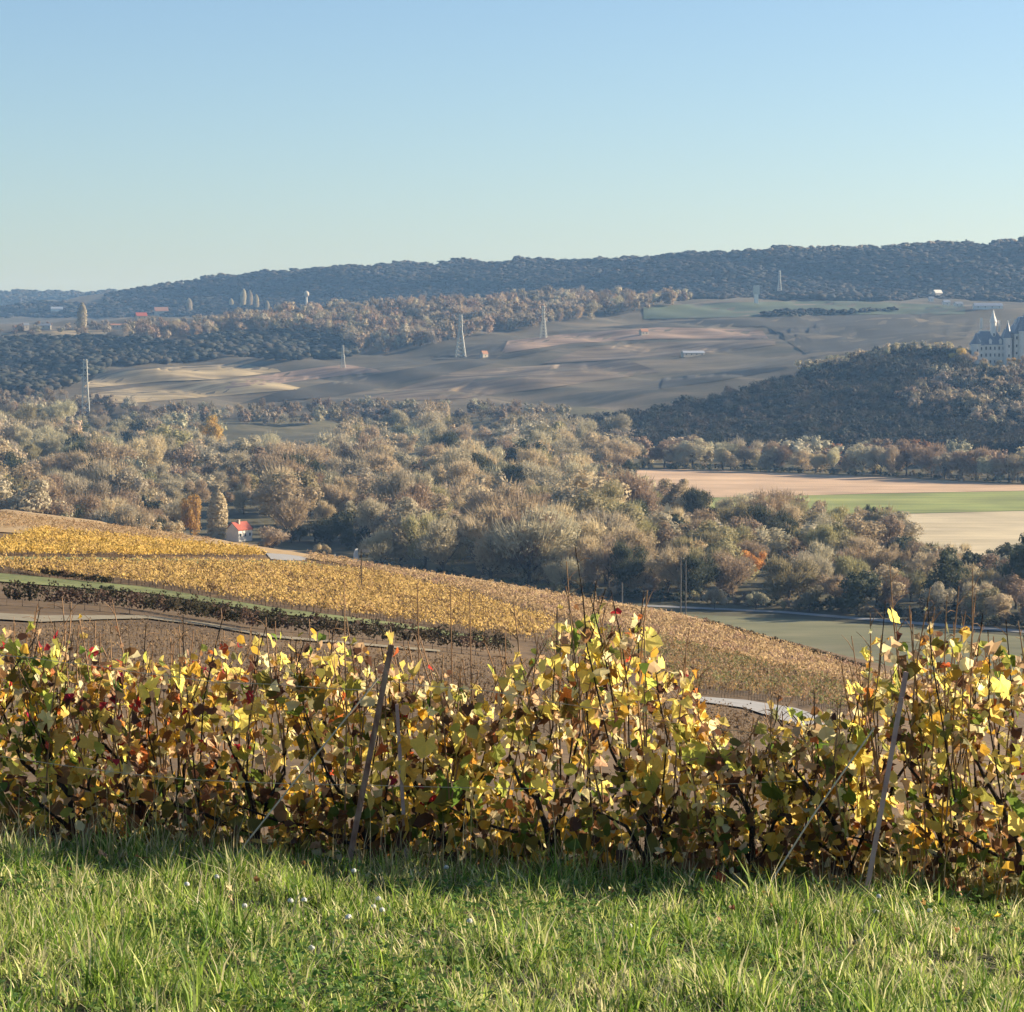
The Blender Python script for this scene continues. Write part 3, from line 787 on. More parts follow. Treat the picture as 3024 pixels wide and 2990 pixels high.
wood('meadow_hedge', [[(2240, 930), (2360, 918), (2480, 922), (2700, 914), (2480, 932), (2350, 938), (2250, 936)]], 'dark hedge across the far green meadow', 12, 5, (4, 8), cD + cM, 2380, SH_FAR, 1.9, sink=0.2)
wood('valley_far_edge', [[(-150, 1188), (120, 1178), (420, 1215), (700, 1225), (1100, 1212), (1600, 1215), (1700, 1240), (1600, 1262), (1000, 1262), (600, 1262), (-150, 1262)]], 'pale trees along the far side of the valley', 34, 12, (11, 17), cB + [(0.36, 0.33, 0.22)], 1800, SH_LO['round'] + SH_LO['bare'], 1.0, 0.85)

# ------------------------------------------------------------------ buildings
M_white = surface('white_render', [(0.72, 0.68, 0.6), (0.82, 0.78, 0.7)], 1.5, rough=0.8)
M_cream = surface('cream_render', [(0.4, 0.34, 0.26), (0.5, 0.43, 0.33)], 1.0, rough=0.8)
M_tile = surface('red_tiles', [(0.3, 0.075, 0.05), (0.42, 0.12, 0.08)], 2.0, stretch=(1, 4, 4), rough=0.8)
M_otile = surface('orange_tiles', [(0.3, 0.15, 0.085), (0.38, 0.2, 0.12)], 1.0, rough=0.8)
M_slate = surface('slate', [(0.15, 0.165, 0.19), (0.23, 0.25, 0.28)], 0.8, rough=0.45, spec=0.5)
M_steel_roof = surface('grey_sheet_roof', [(0.26, 0.28, 0.32), (0.36, 0.38, 0.42)], 0.4, rough=0.4, spec=0.5)
M_glass = surface('window_glass', [(0.02, 0.025, 0.03), (0.04, 0.05, 0.06)], 2.0, rough=0.12, spec=0.6)
M_stone = surface('pale_stone', [(0.62, 0.58, 0.51), (0.74, 0.7, 0.62)], 0.5, rough=0.85)
M_wood = surface('weathered_wood', [(0.12, 0.105, 0.085), (0.2, 0.18, 0.15)], 2.0, stretch=(4, 4, 0.3))
M_galv = surface('galvanised_steel', [(0.34, 0.34, 0.29), (0.46, 0.45, 0.38)], 2.0, rough=0.5, spec=0.4)
M_sign = surface('sign_paint', [(0.78, 0.78, 0.76), (0.86, 0.86, 0.84)], 3.0, rough=0.4)
M_dark = surface('dark_paint', [(0.05, 0.04, 0.035), (0.08, 0.06, 0.05)], 3.0, rough=0.6)

def spot(px, py, dmin=640.0, d=None):
    if d is None: return at([px], [py], dmin)[0]
    a, b = ray(px, py); return np.array([a * d, d, ground(a * d, d)])

def house(name, label, pos, w, dep, hw, hr, rz, wall, roof, chimney=True, windows=2, cat='house'):
    o = thing(name, label, cat, pos, rz)
    MB().box((0, 0, hw / 2 - 0.6), (w, dep, hw + 1.2)).build('wall', wall, o)
    e = 0.35; x, y = w / 2 + e, dep / 2 + e
    r = MB(); zt = hw + hr; z0 = hw - 0.12
    r.add([(-x, -y, z0), (x, -y, z0), (x, 0, zt), (-x, 0, zt), (x, y, z0), (-x, y, z0),
           (-x, -y, z0 + .22), (x, -y, z0 + .22), (x, 0, zt + .22), (-x, 0, zt + .22), (x, y, z0 + .22), (-x, y, z0 + .22)],
          [(6, 7, 8, 9), (9, 8, 10, 11), (0, 3, 2, 1), (3, 5, 4, 2), (0, 1, 7, 6), (4, 5, 11, 10), (1, 2, 8, 7), (2, 4, 10, 8), (3, 0, 6, 9), (5, 3, 9, 11)])
    rf = r.build('roof', roof, o)
    g = MB()                               # gable infill
    for sx in (-1, 1):
        xx = sx * (w / 2 - 0.02)
        g.add([(xx, -dep / 2, hw - 0.02), (xx, dep / 2, hw - 0.02), (xx, 0, zt - 0.05)], t=[(0, 1, 2)])
    g.build('gable', wall, o)
    if chimney:
        MB().box((-w * 0.12, -dep * 0.1, zt - 0.1), (0.9, 0.9, 2.2)).box((-w * 0.12, -dep * 0.1, zt + 1.05), (1.1, 1.1, 0.25)).build('chimney', M_cream, rf)
    for k in range(windows):
        xx = (k + 0.5) / windows * w - w / 2
        wd = MB().box((xx, -dep / 2 - 0.03, hw * 0.58), (0.95, 0.1, 1.25)).build('window', M_glass, o)
        MB().box((xx, -dep / 2 - 0.08, hw * 0.58 - 0.72), (1.2, 0.22, 0.12)).build('sill', wall, wd)
    if windows:
        MB().box((w / 2 + 0.03, 0.4, 1.05), (0.1, 1.0, 2.1)).build('door', M_wood, o)
    return o

p = spot(706, 1598)
house('cottage', 'white cottage with a red tiled roof and chimney beside the poplar', p, 9.6, 6.2, 4.6, 3.0, 1.05, M_white, M_tile, windows=3)

def px_house(px, base, wpx, hpx, rpx, rz, wall, roof, label, name='farmhouse', dmin=2380.0, windows=2, dep=0.6, chimney=False):
    p = spot(px, base, dmin); m = p[1] / F
    return house(name, label, p, wpx * m, wpx * m * dep, hpx * m, rpx * m, rz, wall, roof, chimney, windows)
px_house(77, 975, 16, 14, 6, 0.5, M_cream, M_slate, 'small pale house in the far village beside pale meadow', windows=1)
px_house(168, 925, 34, 12, 6, 0.2, M_stone, M_steel_roof, 'pale blue-grey barn alone below the farthest hills', name='barn', windows=2)
px_house(130, 972, 40, 10, 6, 0.1, M_cream, M_slate, 'long low cream farm building in the far village', windows=3)
px_house(50, 978, 24, 10, 6, 0.3, M_cream, M_otile, 'cream house with orange roof beside the small pale house')
px_house(417, 944, 32, 10, 10, 0.4, M_cream, M_tile, 'house with pinkish red roof in the far village')
px_house(476, 932, 40, 12, 12, 0.3, M_cream, M_otile, 'house with orange roof in the far village beside the red-roofed one')
px_house(350, 972, 50, 11, 4, 0.35, M_cream, M_otile, 'long pale building on the edge of the dark wooded slope', windows=4)
px_house(1430, 1058, 20, 12, 9, 0.7, M_cream, M_otile, 'tiny pale hut beside the big pylon', name='vineyard_hut', windows=1)
px_house(1901, 990, 24, 10, 8, 0.5, M_cream, M_otile, 'small pale house in the pink far vineyard', windows=2)
px_house(2046, 1052, 70, 9, 6, 0.42, M_cream, M_steel_roof, 'long pale shed at the edge of the far vineyard', name='shed', windows=4, dep=0.25)
px_house(2917, 912, 84, 8, 8, 0.05, M_stone, M_steel_roof, 'long grey-roofed barn beside the wooded ridge', name='barn', windows=4, dep=0.3)
px_house(2768, 882, 26, 16, 9, 0.5, M_cream, M_stone, 'pale house at the foot of the forest near the long barn', windows=2)
px_house(2795, 902, 20, 9, 6, 0.2, M_stone, M_steel_roof, 'low grey house beside the pale house at the forest foot', windows=1)
px_house(2830, 906, 24, 8, 6, 0.3, M_stone, M_slate, 'slate-roofed house between the pale house and the long barn', windows=2)
px_house(2750, 892, 14, 9, 6, 0.3, M_stone, M_slate, 'tiny grey house beside the pale house', windows=1)
# water tower beyond the ridge
p = spot(905, 905, 3560); m = p[1] / F
t = thing('water_tower', 'small pale domed water tower rising beyond the brown ridge', 'water tower', p)
MB().tube([(0, 0, -2), (0, 0, 26 * m), (0, 0, 28 * m)], [3.4 * m, 2.8 * m, 4 * m], 12).build('shaft', M_stone, t)
MB().tube([(0, 0, 28 * m), (0, 0, 31 * m), (0, 0, 38 * m), (0, 0, 43 * m), (0, 0, 45 * m)], [4 * m, 8 * m, 8 * m, 5 * m, 0.8 * m], 14).build('tank', M_cream, t, smooth_=True)

# ------------------------------------------------------------------ castle on the spur
def castle():
    p = spot(2930, 1088, d=2225.0); m = p[1] / F
    o = thing('castle', 'grey stone castle with slate roofs and white lantern spire on the spur', 'castle', p, 0.12)
    def win(parent, x, y, z, w=1.3, h=2.6):
        a = MB().box((x, y, z), (w, 0.14, h)).build('window', M_glass, parent)
        MB().box((x, y - 0.06, z + h / 2 + 0.2), (w + 0.6, 0.24, 0.35)).build('lintel', M_white, a)
    def block(name, x0, x1, y0, y1, hw, hr, nwin, floors):
        b = MB().box(((x0 + x1) / 2, (y0 + y1) / 2, hw / 2 - 4), (x1 - x0, y1 - y0, hw + 8)).build(name, M_stone, o)
        c = MB()
        for z in (hw * 0.34, hw * 0.67, hw - 0.2): c.box(((x0 + x1) / 2, (y0 + y1) / 2, z), (x1 - x0 + 0.7, y1 - y0 + 0.7, 0.5))
        c.build('cornice', M_white, b)
        e = 0.5; i = min(x1 - x0, y1 - y0) * 0.36
        q = MB().add([(x0 - e, y0 - e, hw), (x1 + e, y0 - e, hw), (x1 + e, y1 + e, hw), (x0 - e, y1 + e, hw), (x0 + i, y0 + i, hw + hr), (x1 - i, y0 + i, hw + hr), (x1 - i, y1 - i, hw + hr), (x0 + i, y1 - i, hw + hr)],
                     [(0, 1, 5, 4), (1, 2, 6, 5), (2, 3, 7, 6), (3, 0, 4, 7), (4, 5, 6, 7), (3, 2, 1, 0)])
        rf = q.build('roof', M_slate, o)
        MB().box(((x0 + x1) / 2, (y0 + y1) / 2, hw + hr + 0.3), (x1 - x0 - 2 * i + 0.6, 0.7, 0.7)).build('ridge_crest', M_white, rf)
        for f in range(floors):
            for k in range(nwin):
                win(b, x0 + (k + 0.5) / nwin * (x1 - x0), y0 - 0.08, hw * (f + 0.5) / floors)
        for k in range(max(1, nwin // 2)):
            x = x0 + (k + 0.5) / max(1, nwin // 2) * (x1 - x0)
            d = MB().box((x, y0 + 1.0, hw + 1.6), (2.2, 2.0, 3.2)).add([(x - 1.4, y0 - 0.2, hw + 3.2), (x + 1.4, y0 - 0.2, hw + 3.2), (x, y0 - 0.2, hw + 5.2), (x - 1.4, y0 + 3, hw + 3.2), (x + 1.4, y0 + 3, hw + 3.2), (x, y0 + 3, hw + 5.2)],
                          [(0, 3, 5, 2), (1, 2, 5, 4)], [(0, 2, 1), (3, 4, 5)]).build('dormer', M_white, o)
        return b
    def tower(x, y, r, hw, hr, mat=None, top=None):
        b = MB().tube([(x, y, -8), (x, y, hw)], r, 14, cap=False).build('tower', mat or M_stone, o, smooth_=True)
        MB().tube([(x, y, hw - 0.6), (x, y, hw + 0.2)], r + 0.4, 14).build('cornice', M_white, b)
        MB().tube([(x, y, hw), (x, y, hw + hr * 0.5), (x, y, hw + hr)], [r + 0.5, r * 0.5, 0.1], 14, cap=False).build('spire', top or M_slate, b, smooth_=True)
        for z in (0.35, 0.7): win(b, x, y - r - 0.05, hw * z, 1.0, 2.2)
    s = m                                   # metres per photo pixel
    def X(px): return (px - 2930) * s
    block('main_wing', X(2876), X(2968), -2, 15, 60 * s, 40 * s, 7, 3)
    block('left_pavilion', X(2872), X(2898), -5, 6, 58 * s, 36 * s, 2, 3)
    block('right_pavilion', X(2990), X(3062), -6, 16, 92 * s, 50 * s, 5, 4)
    block('link_wing', X(2964), X(2994), 0, 12, 70 * s, 36 * s, 2, 3)
    tower(X(2877), -3.5, 3.8, 62 * s, 36 * s)
    tower(X(2972), -4.0, 3.6, 80 * s, 50 * s)
    tower(X(3018), -8.0, 4.5, 100 * s, 60 * s)
    # tall white lantern turret
    tower(X(2936), 4.0, 2.6, 128 * s, 36 * s, M_white, M_white)
    for px in (2902, 2956, 2984, 3006, 3046):
        MB().box((X(px), 6.0, 108 * s + (px % 7)), (1.6, 1.2, 34 * s)).build('chimney', M_white, o)
castle()

for px, base, hp, col, lab in [(2860, 1098, 60, 'beige', 'beige tree standing against the corner of the castle'), (2905, 1110, 28, 'brown', 'brown tree below the castle wall, first along'), (2950, 1112, 24, 'grey', 'grey tree below the middle of the castle'), (2992, 1114, 34, 'gold', 'golden tree below the castle tower'), (3030, 1116, 40, 'beige', 'beige tree at the far corner of the castle'), (2835, 1092, 56, 'gold', 'golden tree beside the castle on the spur')]:
    tree_px(px, base, hp, 'round', col, lab, 1.25, d=2195.0)

# ------------------------------------------------------------------ pylons, poles, lamp, signs
def pylon(px, base, top, label, dmin=2380.0, d=None, slim=1.0, thick=0.5):
    p = spot(px, base, dmin, d); h = (base - top) * p[1] / F
    o = thing('electricity_pylon', label, 'pylon', p, random.uniform(-0.3, 0.3))
    wb, wt = h * 0.1 * slim, h * 0.026
    def hw(z): return np.interp(z, [0, 0.62 * h, h], [wb, wt * 1.4, wt])
    for sx, sy in ((-1, -1), (1, -1), (1, 1), (-1, 1)):
        MB().tube([(sx * hw(z), sy * hw(z), z) for z in (-1.0, 0.62 * h, h)], thick / 2, 4).build('leg', M_galv, o)
    zs = np.linspace(0, h, 12)
    br = MB()
    for k in range(len(zs) - 1):
        a, b = hw(zs[k]), hw(zs[k + 1])
        for q in range(4):
            c0 = [(-1, -1), (1, -1), (1, 1), (-1, 1)][q]; c1 = [(1, -1), (1, 1), (-1, 1), (-1, -1)][q]
            br.bar((c0[0] * a, c0[1] * a, zs[k]), (c1[0] * b, c1[1] * b, zs[k + 1]), thick * 0.7)
            br.bar((c1[0] * a, c1[1] * a, zs[k]), (c0[0] * b, c0[1] * b, zs[k + 1]), thick * 0.7)
    br.build('bracing', M_galv, o)
    for z, L in ((0.74, 0.085), (0.85, 0.07), (0.95, 0.055)):
        MB().bar((-h * L, 0, h * z), (h * L, 0, h * z), thick).bar((-h * L, 0, h * z), (0, 0, h * (z + 0.03)), thick * 0.7).bar((h * L, 0, h * z), (0, 0, h * (z + 0.03)), thick * 0.7).build('crossarm', M_galv, o)
    return o
pylon(1360, 1058, 930, 'largest lattice pylon, in the far fields beside the tiny hut', thick=0.85, slim=1.15)
pylon(1605, 1000, 905, 'lattice pylon against the brown wood on the middle ridge', thick=0.7)
pylon(1013, 1088, 1020, 'small lattice pylon on the pink far vineyard', thick=0.55)
pylon(253, 1235, 1062, 'slim pale pylon rising out of the valley trees', dmin=1800, thick=0.8, slim=0.7)
pylon(2302, 868, 800, 'distant pylon before the dark forested ridge', dmin=3600, thick=0.8)
p = spot(2233, 900, 3560); m = p[1] / F
t = thing('water_tank', 'pale tank tower at the foot of the dark forest', 'tank tower', p, 0.3)
MB().box((0, 0, 12 * m), (10 * m, 10 * m, 32 * m)).build('shaft', M_stone, t)
MB().box((0, 0, 40 * m), (15 * m, 15 * m, 24 * m)).box((0, 0, 53 * m), (12 * m, 12 * m, 3 * m)).build('tank', M_galv, t)

def pole(px, base, top, label, d=None, dmin=640.0, r=0.16, name='utility_pole', arm=True, mat=None):
    p = spot(px, base, dmin, d); h = (base - top) * p[1] / F
    o = thing(name, label, 'pole', p)
    MB().tube([(0, 0, -0.8), (0, 0, h)], [r * 1.2, r * 0.85], 8).build('shaft', mat or M_wood, o)
    if arm:
        c = MB().box((0, 0, h - 0.6), (1.8, 0.16, 0.18)).build('crossarm', M_wood, o)
        for x in (-0.8, 0, 0.8): MB().tube([(x, 0, h - 0.5), (x, 0, h - 0.25)], 0.07, 6).build('insulator', M_sign, c)
    return o
pole(988, 1672, 1580, 'thick grey utility pole beside the curved street lamp', d=900, r=0.3, arm=False, mat=M_galv)
pole(1837, 1800, 1700, 'single wooden utility pole at the crest of the vineyard', d=800, r=0.2, arm=False)
pole(2010, 1825, 1640, 'nearer pole of the twin wooden poles by the pale bush', d=790, r=0.17)
pole(2025, 1822, 1655, 'second pole of the twin wooden poles by the pale bush', d=800, r=0.15, arm=False)
p = spot(1013, 1678, d=880.0); m = p[1] / F
t = thing('street_lamp', 'grey street lamp with a curved arm beside the thick pole', 'street lamp', p)
MB().tube([(0, 0, -0.5), (0, 0, 68 * m), (2 * m, 0, 78 * m), (8 * m, 0, 84 * m), (14 * m, 0, 87 * m)], [0.16, 0.12, 0.11, 0.1, 0.09], 8).build('pole', M_galv, t, smooth_=True)
MB().box((18 * m, 0, 88 * m), (10 * m, 0.4, 0.3)).build('lamp_head', M_galv, t)
# sign and marker on the vineyard crest
p = spot(1067, 1745, 60.0); m = p[1] / F
t = thing('sign_post', 'thin dark sign post with a narrow grey board at its top', 'sign', p)
MB().tube([(0, 0, -0.4), (0, 0, 124 * m)], 0.055, 6).build('pole', M_dark, t)
MB().box((9 * m, 0, 118 * m), (30 * m, 0.06, 8 * m)).build('board', M_galv, t)
p = spot(1052, 1658, 60.0); m = p[1] / F
t = thing('marker_stone', 'bright white marker stone on the vineyard crest beside the sign', 'marker stone', p, 0.6)
MB().add([(-9 * m, -0.3, -0.3), (8 * m, -0.3, -0.3), (8 * m, 0.3, -0.3), (-9 * m, 0.3, -0.3), (-8 * m, -0.25, 22 * m), (6 * m, -0.25, 24 * m), (6 * m, 0.25, 24 * m), (-8 * m, 0.25, 22 * m), (-3 * m, -0.2, 36 * m), (5 * m, -0.2, 38 * m), (5 * m, 0.2, 38 * m), (-3 * m, 0.2, 36 * m)],
         [(0, 1, 5, 4), (1, 2, 6, 5), (2, 3, 7, 6), (3, 0, 4, 7), (4, 5, 9, 8), (5, 6, 10, 9), (6, 7, 11, 10), (7, 4, 8, 11), (8, 9, 10, 11)]).build('stone', M_white, t)

# ------------------------------------------------------------------ vineyard rows on the hillside
M_vrow = foliage('vine_row_leaves', (1, 1, 1), transl=0.35, attr=True)
def row_mesh(P, cols, h, dens, lsize, r, stems=True, vig_cut=0.27):
    """P: points along the row on the ground (n,3), about evenly spaced"""
    n = len(P); m = n * dens
    i = r.integers(0, n, m)
    vig = 0.5 + 0.5 * np.sin(P[i, 0] * 2.1 + P[i, 1] * 0.9 + 3 * np.sin(P[i, 1] * 0.7)) + r.normal(size=m) * 0.35   # some vines are thin or missing
    i = i[vig > vig_cut]; m = len(i)
    t = np.diff(P, axis=0, append=P[-1:] + (P[-1:] - P[-2:-1]))
    t = t / (np.linalg.norm(t, axis=1, keepdims=True) + 1e-9)
    s = np.stack([-t[:, 1], t[:, 0], 0 * t[:, 0]], 1)
    top = h * (0.8 + 0.25 * np.sin(i * 1.3 + r.uniform(0, 6)) * np.cos(i * 0.37) + r.normal(size=m) * 0.06)
    z = 0.3 * h + (top - 0.3 * h) * r.uniform(0, 1, m) ** 0.7
    off = r.normal(size=m) * 0.17
    pos = P[i] + t[i] * r.uniform(-0.25, 0.25, (m, 1)) + s[i] * off[:, None] + np.stack([0 * z, 0 * z, z], 1)
    nn = s[i] * np.sign(off)[:, None] * 0.8 + r.normal(size=(m, 3)) * 0.55 + [0, 0, 0.5]
    nn /= np.linalg.norm(nn, axis=1, keepdims=True)
    V, Fc = leaf_tris(pos, nn, r.uniform(0.6, 1.2, m) * lsize, r)
    cols = np.asarray(cols)
    vine = i // 3                                # each vine has its own colour and vigour
    vr = r.normal(size=vine.max() + 1)
    patch = (np.sin(P[i, 0] * 0.31 + 1) * np.cos(P[i, 1] * 0.23) + vr[vine] * 0.7 + r.normal(size=m) * 0.25)
    ci = np.clip(((patch + 1.4) / 2.8 * len(cols)).astype(int), 0, len(cols) - 1)
    T = np.repeat(cols[ci] * (0.9 + 0.16 * np.clip(vr[vine], -1.5, 1.5))[:, None] * r.uniform(0.8, 1.15, (m, 1)), 3, axis=0)
    if stems:
        k = np.arange(0, n, 3)
        b = P[k]; w = 0.02
        sv = np.stack([b + s[k] * w - t[k] * w, b - s[k] * w + t[k] * w, b + [0, 0, 0.55 * h]], 1).reshape(-1, 3)
        Fc = np.concatenate([Fc, np.arange(3 * len(k)).reshape(-1, 3) + len(V)])
        V = np.concatenate([V, sv]); T = np.concatenate([T, np.broadcast_to([0.09, 0.065, 0.045], (3 * len(k), 3))])
    return V, Fc, T

def vine_block(poly, ang, spacing, cols, h, dens, lsize, label, group, step=0.45, gap=0.0):
    r = np.random.default_rng(len(label) * 13 + int(spacing * 100))
    ring = poly_sample(poly + [poly[0]], 120)
    wp = at(ring[:, 0], ring[:, 1], 60.0)[:, :2]
    wp *= np.minimum(1.0, 372.0 / wp[:, 1])[:, None]     # stay on this side of the crest
    ca, sa = math.cos(ang), math.sin(ang)
    U = wp[:, 0] * ca + wp[:, 1] * sa; S = -wp[:, 0] * sa + wp[:, 1] * ca
    rows = []
    s = S.min() + spacing / 2
    while s < S.max():
        u = np.arange(U.min(), U.max(), step)
        x = u * ca - s * sa; y = u * sa + s * ca
        k = inside(wp, x, y)
        if gap: k &= r.uniform(size=len(k)) > gap
        if k.sum() >= 6:
            P = np.stack([x[k], y[k], ground(x[k], y[k]) - 0.03], 1)
            rows.append(P)
        s += spacing
    for P in rows:
        V, Fc, T = row_mesh(P, cols, h, dens, lsize, r)
        o0 = P.mean(0)
        o = thing('vine_row', label, 'vine row', o0, group=group)
        link('foliage', mesh_np('foliage', V - o0, Fc, M_vrow, tint=T), o)['kind'] = 'stuff'
    return len(rows)
GOLD = [(0.66, 0.44, 0.1), (0.7, 0.48, 0.12), (0.58, 0.37, 0.09), (0.64, 0.44, 0.12), (0.4, 0.26, 0.08)]
GOLDB = [(0.24, 0.15, 0.07), (0.46, 0.3, 0.1), (0.6, 0.4, 0.13), (0.56, 0.38, 0.12), (0.34, 0.21, 0.09), (0.62, 0.43, 0.14)]
COPPER = [(0.54, 0.37, 0.18), (0.48, 0.32, 0.17), (0.58, 0.41, 0.2), (0.36, 0.23, 0.15)]
RUSTY = [(0.26, 0.17, 0.09), (0.36, 0.23, 0.09), (0.2, 0.17, 0.07), (0.33, 0.2, 0.1), (0.17, 0.17, 0.06)]
SHADEV = [(0.09, 0.07, 0.04), (0.07, 0.065, 0.035), (0.13, 0.08, 0.055)]  # dark leaf tones carrying the shade of the terrace rows
BROWNV = [(0.16, 0.105, 0.06), (0.21, 0.14, 0.075), (0.12, 0.08, 0.05), (0.26, 0.165, 0.075)]
nr = []
nr.append(vine_block([(110, 1576), (400, 1602), (740, 1634), (785, 1650), (400, 1649), (-60, 1645), (-60, 1632)], 1.25, 1.5, GOLD, 1.25, 22, 0.14, 'row of bright yellow vines in the topmost golden vineyard block', 'rows of the topmost golden vineyard'))
nr.append(vine_block([(-60, 1672), (500, 1672), (880, 1680), (1120, 1706), (1360, 1762), (1640, 1850), (1590, 1902), (1200, 1845), (807, 1796), (435, 1735), (60, 1700), (-60, 1688)], 1.2, 1.25, GOLDB, 1.2, 17, 0.12, 'row of golden brown vines in the vineyard between the two grass verges', 'rows of the golden brown vineyard'))
nr.append(vine_block([(900, 1642), (1100, 1680), (1500, 1742), (2000, 1830), (2300, 1910), (2640, 2020), (2640, 2062), (2300, 1985), (1950, 1892), (1650, 1835), (1380, 1752), (1130, 1700), (930, 1664)], 1.1, 1.4, COPPER, 1.05, 15, 0.13, 'row of copper coloured vines along the hill crest above the valley', 'rows of the copper crest vineyard'))
nr.append(vine_block([(1660, 1862), (1950, 1898), (2300, 1990), (2640, 2068), (2660, 2130), (2480, 2120), (2350, 2085), (2060, 2056), (1800, 1990), (1600, 1935)], 1.35, 1.3, RUSTY, 1.15, 14, 0.11, 'row of rusty brown vines in the vineyard above the pale lower track', 'rows of the rusty lower vineyard'))
nr.append(vine_block([(60, 1880), (330, 1862), (435, 1858), (621, 1880), (807, 1912), (1300, 1952), (1700, 1972), (2000, 2075), (2300, 2150), (2400, 2210), (1900, 2230), (1000, 2110), (-60, 2080), (-60, 1880)], 1.45, 1.3, BROWNV, 0.85, 9, 0.06, 'row of leafless brown vines below the chalk track', 'rows of the leafless brown vineyard', step=0.4, gap=0.25))
nr.append(vine_block([(-60, 1510), (400, 1566), (620, 1598), (640, 1606), (400, 1592), (110, 1566), (-60, 1560)], 1.0, 1.5, [(0.4, 0.27, 0.14), (0.46, 0.32, 0.17), (0.34, 0.22, 0.12)], 0.7, 9, 0.11, 'row of low tan vines along the topmost edge of the hill', 'rows of the low tan vines on the crest'))
# rows seen side-on along the terrace, near-side shade put into their leaf colour
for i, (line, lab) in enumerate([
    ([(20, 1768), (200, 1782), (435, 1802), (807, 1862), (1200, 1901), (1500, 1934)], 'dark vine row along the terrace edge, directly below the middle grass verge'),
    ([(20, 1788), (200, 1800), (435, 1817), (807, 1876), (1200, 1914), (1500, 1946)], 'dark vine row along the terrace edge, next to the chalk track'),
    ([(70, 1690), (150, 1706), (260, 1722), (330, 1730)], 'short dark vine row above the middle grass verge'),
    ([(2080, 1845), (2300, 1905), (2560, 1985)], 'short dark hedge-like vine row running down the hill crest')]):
    g = poly_sample(line, 160); P = at(g[:, 0], g[:, 1], 60.0)
    L = np.concatenate([[0], np.cumsum(np.linalg.norm(np.diff(P, axis=0), axis=1))])
    t = np.arange(0, L[-1], 0.35); P = np.stack([np.interp(t, L, P[:, k]) for k in range(3)], 1)
    V, Fc, T = row_mesh(P, SHADEV, 1.45 if i < 2 else 0.75, 44, 0.12, rng, vig_cut=0.02)
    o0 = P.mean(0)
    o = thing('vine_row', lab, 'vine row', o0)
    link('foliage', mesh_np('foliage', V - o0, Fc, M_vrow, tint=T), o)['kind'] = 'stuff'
p = at([304], [1785], 60.0)[0]
add_tree(p, 1.7, 'bush', 'dark', 'dark green shrub at the end of the terrace row', 1.3)
print('VINE ROWS', nr)

# ------------------------------------------------------------------ front vines: trunk, canes and every leaf a part
LEAFC = {
    'yellow': (0.8, 0.64, 0.17), 'cream': (0.84, 0.73, 0.4), 'gold': (0.66, 0.4, 0.06), 'lime': (0.42, 0.44, 0.09), 'green': (0.13, 0.19, 0.035),
    'olive': (0.2, 0.18, 0.045), 'brown': (0.27, 0.14, 0.06), 'umber': (0.11, 0.055, 0.035), 'red': (0.42, 0.035, 0.04), 'orange': (0.62, 0.19, 0.05), 'tan': (0.68, 0.46, 0.26)}
M_leaf = {k: foliage('vine_leaf_' + k, c, transl=0.6, var=0.34, hue=0.02, scale=9.0, rough=0.6) for k, c in LEAFC.items()}
M_cane = surface('vine_cane', [(0.22, 0.12, 0.06), (0.38, 0.23, 0.12)], 14.0, rough=0.7)
M_trunk = surface('vine_trunk', [(0.035, 0.026, 0.02), (0.08, 0.06, 0.045)], 20.0, rough=0.95, bump=1.0)
LO = [(-170, .34), (-150, .78), (-130, .8), (-108, .72), (-88, .96), (-68, .98), (-46, .82), (-24, .95), (0, 1.12), (24, .95), (46, .82), (68, .98), (88, .96), (108, .72), (130, .8), (150, .78), (170, .34)]
def leaf_mesh(variant, col):
    r = np.random.default_rng(variant + 900)
    a = np.radians([x[0] for x in LO]); rad = np.array([x[1] for x in LO]) * r.uniform(0.88, 1.1, len(LO))
    if variant >= 5: rad *= r.uniform(0.6, 1.0, len(LO))           # withered
    x = rad * np.cos(a) + 0.1; y = rad * np.sin(a) * r.uniform(0.8, 1.0)
    fold = [0.15, -0.1, 0.3, 0.05, -0.3, 0.9, -0.9, 0.6, 1.3][variant]; bend = [-0.25, 0.2, -0.5, -0.1, 0.35, -0.7, 0.8, -1.0, 0.5][variant]
    z = fold * abs(y) + bend * x * x * 0.6 + r.normal(size=len(x)) * (0.05 if variant < 5 else 0.16)
    if abs(fold) > 0.5: y = y * 0.62
    mid = np.stack([0.55 * x + 0.02, 0.55 * y, 0.5 * z + r.normal(size=len(x)) * 0.03], 1)
    V = np.concatenate([[[0, 0, 0]], mid, np.stack([x, y, z], 1), [[-0.1, 0.02, 0], [-0.75, 0.015, 0.25], [-0.75, -0.015, 0.25]]])
    n = len(x)
    t = [(0, 1 + k, 2 + k) for k in range(n - 1)] + [(2 * n + 1, 2 * n + 2, 2 * n + 3)]
    q = [(1 + k, 1 + n + k, 2 + n + k, 2 + k) for k in range(n - 1)]
    return mesh_np('leaf', V, [np.array(t), np.array(q)], M_leaf[col])
LEAVES = {}
def leaf(v, c):
    if (v, c) not in LEAVES: LEAVES[(v, c)] = leaf_mesh(v, c)
    return LEAVES[(v, c)]
TOPX = [-200, 0, 250, 500, 700, 900, 1050, 1250, 1420, 1560, 1650, 1750, 1930, 2030, 2120, 2230, 2330, 2420, 2520, 2600, 2720, 2850, 2950, 3100, 3300]
TOPY = [1850, 1850, 1900, 1925, 1890, 1860, 1880, 1970, 2030, 1930, 1820, 1790, 1815, 1990, 2140, 2200, 2140, 2080, 2120, 1880, 1830, 1840, 1880, 1900, 1900]
def top_h(px, d, g): return at_depth(px, np.interp(px, TOPX, TOPY), d)[2] - g
